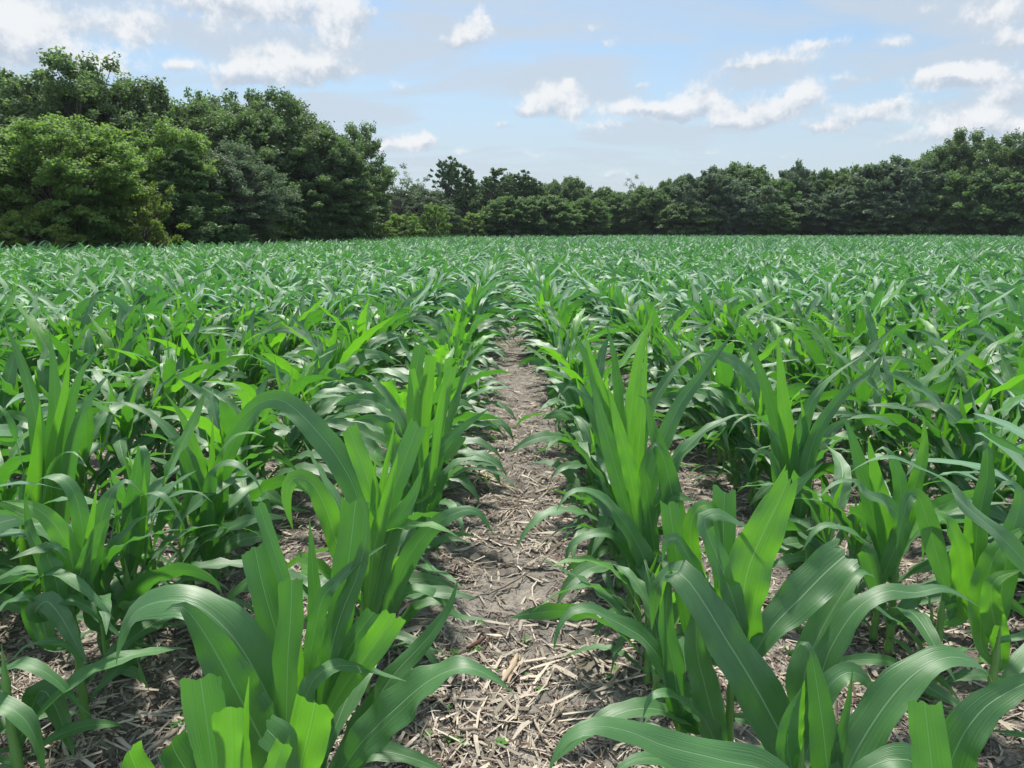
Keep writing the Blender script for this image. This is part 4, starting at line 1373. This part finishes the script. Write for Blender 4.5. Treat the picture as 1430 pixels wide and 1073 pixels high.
GL, GF, GS = 'trees along the left field edge', 'trees along the far field edge', 'shrubs at the field edge'
T = [
    ('oak3', -20, 66, 42, 'tall thin topped tree cut by the left picture edge', 150, GL),
    ('gum', 62, 138, 30, 'bright green broadleaf tree, biggest and nearest on the left edge', 205, GL),
    ('oak1', 92, 84, 40, 'dark oak rising behind the bright green left tree', 200, GL),
    ('oak2', 190, 104, 43, 'dark oak between the bright green tree and the tall oak group', 170, GL),
    ('oak4', 252, 128, 50, 'dark oak filling the dip behind the mid green tree', 130, GL),
    ('olive', 222, 158, 38, 'mid green tree standing above the young pine', 150, GL),
    ('young_pine', 254, 194, 36, 'dark green young pine with a pointed top by the left edge', 130, GL),
    ('grey', 326, 196, 40, 'pale grey green tree right of the young pine', 140, GL),
    ('oak4', 310, 122, 48, 'tall oak behind the pale grey green tree', 170, GL),
    ('oak2', 385, 122, 50, 'tallest round topped oak in the middle of the left wood', 150, GL),
    ('oak3', 452, 152, 50, 'dark oak with open top right of the round topped oak', 130, GL),
    ('oak1', 496, 178, 56, 'dark oak closing the right end of the left wood', 92, GL),
    ('oak4', 455, 240, 50, 'low dark oak filling the foot of the left wood', 150, GL),
    ('dark_bush', 390, 250, 46, 'dark understory shrub below the tall oaks', 120, GS),
    ('bush', 192, 248, 31.5, 'yellow green shrub right of the bright green left tree', 100, GS),
    ('bush', 34, 282, 27.2, 'yellowish shrub at the left picture edge', 110, GS),
    ('bush2', 115, 292, 31.5, 'green shrub at the foot of the bright green tree', 100, GS),
    ('bush', 352, 268, 42, 'pale yellow green shrub below the grey green tree', 80, GS),
    ('young_pine', 416, 268, 46, 'small pointed young pine in front of the dark oaks', 70, GL),
    ('bush2', 376, 292, 44, 'low green shrub left of the small young pine', 70, GS),
    ('bush', 440, 296, 48, 'low yellowish shrub right of the small young pine', 60, GS),
    ('dark_bush', 288, 296, 38.5, 'dark low shrub below the young pine', 110, GS),
    ('bush', 508, 314, 54, 'small shrub at the right end of the left wood', 56, GS),
    ('bush2', 534, 311, 57, 'small bright shrub beside the gap in the trees', 40, GS),
    ('thin', 556, 240, 66, 'bare twigged sparse tree in the gap', 70, GF),
    ('thin', 592, 256, 70, 'sparse grey tree left of the two tall pines', 70, GF),
    ('far2', 574, 268, 74, 'grey green tree behind the sparse trees', 90, GF),
    ('bush2', 560, 300, 62, 'light green shrub in the gap', 60, GS),
    ('bush2', 606, 286, 66, 'bright green bushy sapling below the two pines', 44, GS),
    ('pine', 625, 219, 78, 'tallest pine standing above the far trees', 50, GF),
    ('pine2', 648, 227, 82, 'second tall pine just right of the tallest pine', 48, GF),
    ('pine2', 690, 236, 88, 'round topped pine right of the two tall pines', 60, GF),
    ('pine', 726, 238, 90, 'thin topped pine left of the centre', 54, GF),
    ('pine2', 745, 246, 90, 'small pine at the centre of the far edge', 46, GF),
    ('far1', 664, 262, 94, 'dark tree filling the far edge right of the two tall pines', 70, GF),
    ('far2', 706, 256, 95, 'grey green tree behind the round topped pine', 70, GF),
    ('far1', 748, 260, 95, 'dark tree behind the small centre pine', 70, GF),
    ('far1', 600, 276, 84, 'dark tree behind the bright sapling', 70, GF),
    ('far3', 708, 276, 78, 'bushy bright green tree at the centre left far edge', 80, GF),
    ('far3', 765, 274, 79, 'bushy bright green tree at the centre far edge', 84, GF),
    ('bush2', 664, 298, 77, 'low green shrub under the far pines', 60, GS),
    ('far1', 788, 250, 92, 'dark tree right of the centre pines', 70, GF),
    ('far3', 818, 278, 84, 'low green tree right of centre', 66, GF),
    ('far1', 832, 264, 92, 'dark low topped tree at the dip of the far skyline', 66, GF),
    ('far3', 868, 270, 90, 'mid green tree right of the skyline dip', 66, GF),
    ('thin', 885, 254, 96, 'spindly tree showing twigs above the skyline dip', 40, GF),
    ('far1', 905, 262, 88, 'dark shadowed tree at the far edge', 70, GF),
    ('far1', 944, 248, 92, 'dark tree left of the wide grey green tree', 64, GF),
    ('far2', 985, 246, 86, 'wide grey green tree at the far right centre', 90, GF),
    ('far1', 1038, 230, 92, 'tall twig topped tree at the far right centre', 96, GF),
    ('far2', 1034, 262, 84, 'round grey green tree in front of the twig topped tree', 84, GF),
    ('far3', 1086, 252, 88, 'light green tree right of the twig topped tree', 80, GF),
    ('far2', 1116, 238, 90, 'pale feathery topped tree on the right far edge', 64, GF),
    ('far3', 1150, 240, 90, 'bright topped tree right of the pale feathery tree', 70, GF),
    ('far1', 1184, 238, 88, 'dark green tree with a spiky top on the right', 80, GF),
    ('far3', 1218, 232, 86, 'olive green tree among the right far trees', 84, GF),
    ('far2', 1262, 232, 82, 'large dense grey green tree on the right', 110, GF),
    ('oak3', 1290, 218, 86, 'tall uneven topped oak behind the dense grey tree', 76, GF),
    ('oak1', 1335, 202, 84, 'dark oak rising on the right skyline', 100, GF),
    ('pine', 1382, 191, 84, 'tall crowned pine on the right skyline', 70, GF),
    ('far3', 1368, 238, 78, 'broad green tree in front of the right skyline pine', 110, GF),
    ('oak1', 1420, 206, 78, 'dark oak at the right picture edge', 110, GF),
    ('far3', 1450, 236, 74, 'green tree cut by the right picture edge', 110, GF),
    ('far1', 1310, 262, 80, 'low dark tree below the right oaks', 100, GF),
    ('far2', 1160, 272, 84, 'low grey tree in front of the right far trees', 90, GF),
    ('far1', 960, 282, 84, 'low dark tree at the far field edge right of centre', 80, GF),
    ('far3', 1075, 286, 83, 'low green tree at the far field edge', 70, GF),
    ('far1', 1225, 282, 82, 'low dark tree at the foot of the olive tree', 90, GF),
    ('oak2', 1520, 190, 74, 'oak just beyond the right picture edge', 120, GF),
    ('gum', -110, 150, 30, 'green tree just beyond the left picture edge', 200, GL),
]
for a in T:
    tree(*a)
# the wood goes on behind: a second line closes the gaps low down
fill = MB
k = 0
for px in range(-60, 470, 62):
    k += 1
    tree(('oak1', 'oak4', 'oak3')[k % 3], px + rng.normal() * 8, np.interp(px, [0, 100, 300, 450, 540], [150, 150, 170, 215, 250]), 58 + rng.random() * 4,
         'dark tree deep in the left wood, seen only through gaps', 150, 'trees deep in the left wood')
for px in range(560, 1540, 46):
    k += 1
    tree(('far1', 'far2', 'oak4')[k % 3], px + rng.normal() * 8, np.interp(px, [560, 700, 850, 1000, 1200, 1420], [290, 282, 284, 268, 258, 236]) + rng.normal() * 3, 100 + rng.random() * 6,
         'dark tree deep in the far wood, seen only through gaps', 100, 'trees deep in the far wood')
for px in list(range(-30, 540, 30)):
    k += 1
    tree(('bush2', 'dark_bush', 'bush')[k % 3], px + rng.normal() * 6, np.interp(px, [0, 540], [304, 312]) + rng.normal() * 5, np.interp(px, [0, 250, 540], [30.5, 38, 58]) + 1.5 * rng.random(),
         'low shrub in the brush along the foot of the left wood', np.interp(px, [0, 540], [80, 50]), 'brush along the foot of the left wood')
for px in range(560, 1500, 34):
    k += 1
    tree('dark_bush', px + rng.normal() * 6, 304 + rng.normal() * 4, 88 + rng.random() * 3, 'dark undergrowth shrub under the far trees', 60, 'undergrowth shrubs under the far trees')


# ------------------------------------------------------------------ air
hz, hl, hk = new_mat('haze')
pv = hz.node_tree.nodes.new('ShaderNodeVolumePrincipled')
pv.inputs['Color'].default_value = (.84, .91, 1, 1)
pv.inputs['Density'].default_value = .0002
pv.inputs['Anisotropy'].default_value = .0
ho = hz.node_tree.nodes.new('ShaderNodeOutputMaterial')
hz.node_tree.links.new(pv.outputs[0], ho.inputs['Volume'])
x0, x1, y0, y1, z0_, z1 = -1300., 1300., -500., 1900., -2., 24.
c = np.array([(x0, y0, z0_), (x1, y0, z0_), (x1, y1, z0_), (x0, y1, z0_), (x0, y0, z1), (x1, y0, z1), (x1, y1, z1), (x0, y1, z1)])
hb = MB().add(c, np.array([[3, 2, 1, 0], [4, 5, 6, 7], [0, 1, 5, 4], [1, 2, 6, 5], [2, 3, 7, 6], [3, 0, 4, 7]])).build('haze', hz, smooth=False)
tag(hb, 'thin pale summer haze over the whole field', None, None, 'stuff')
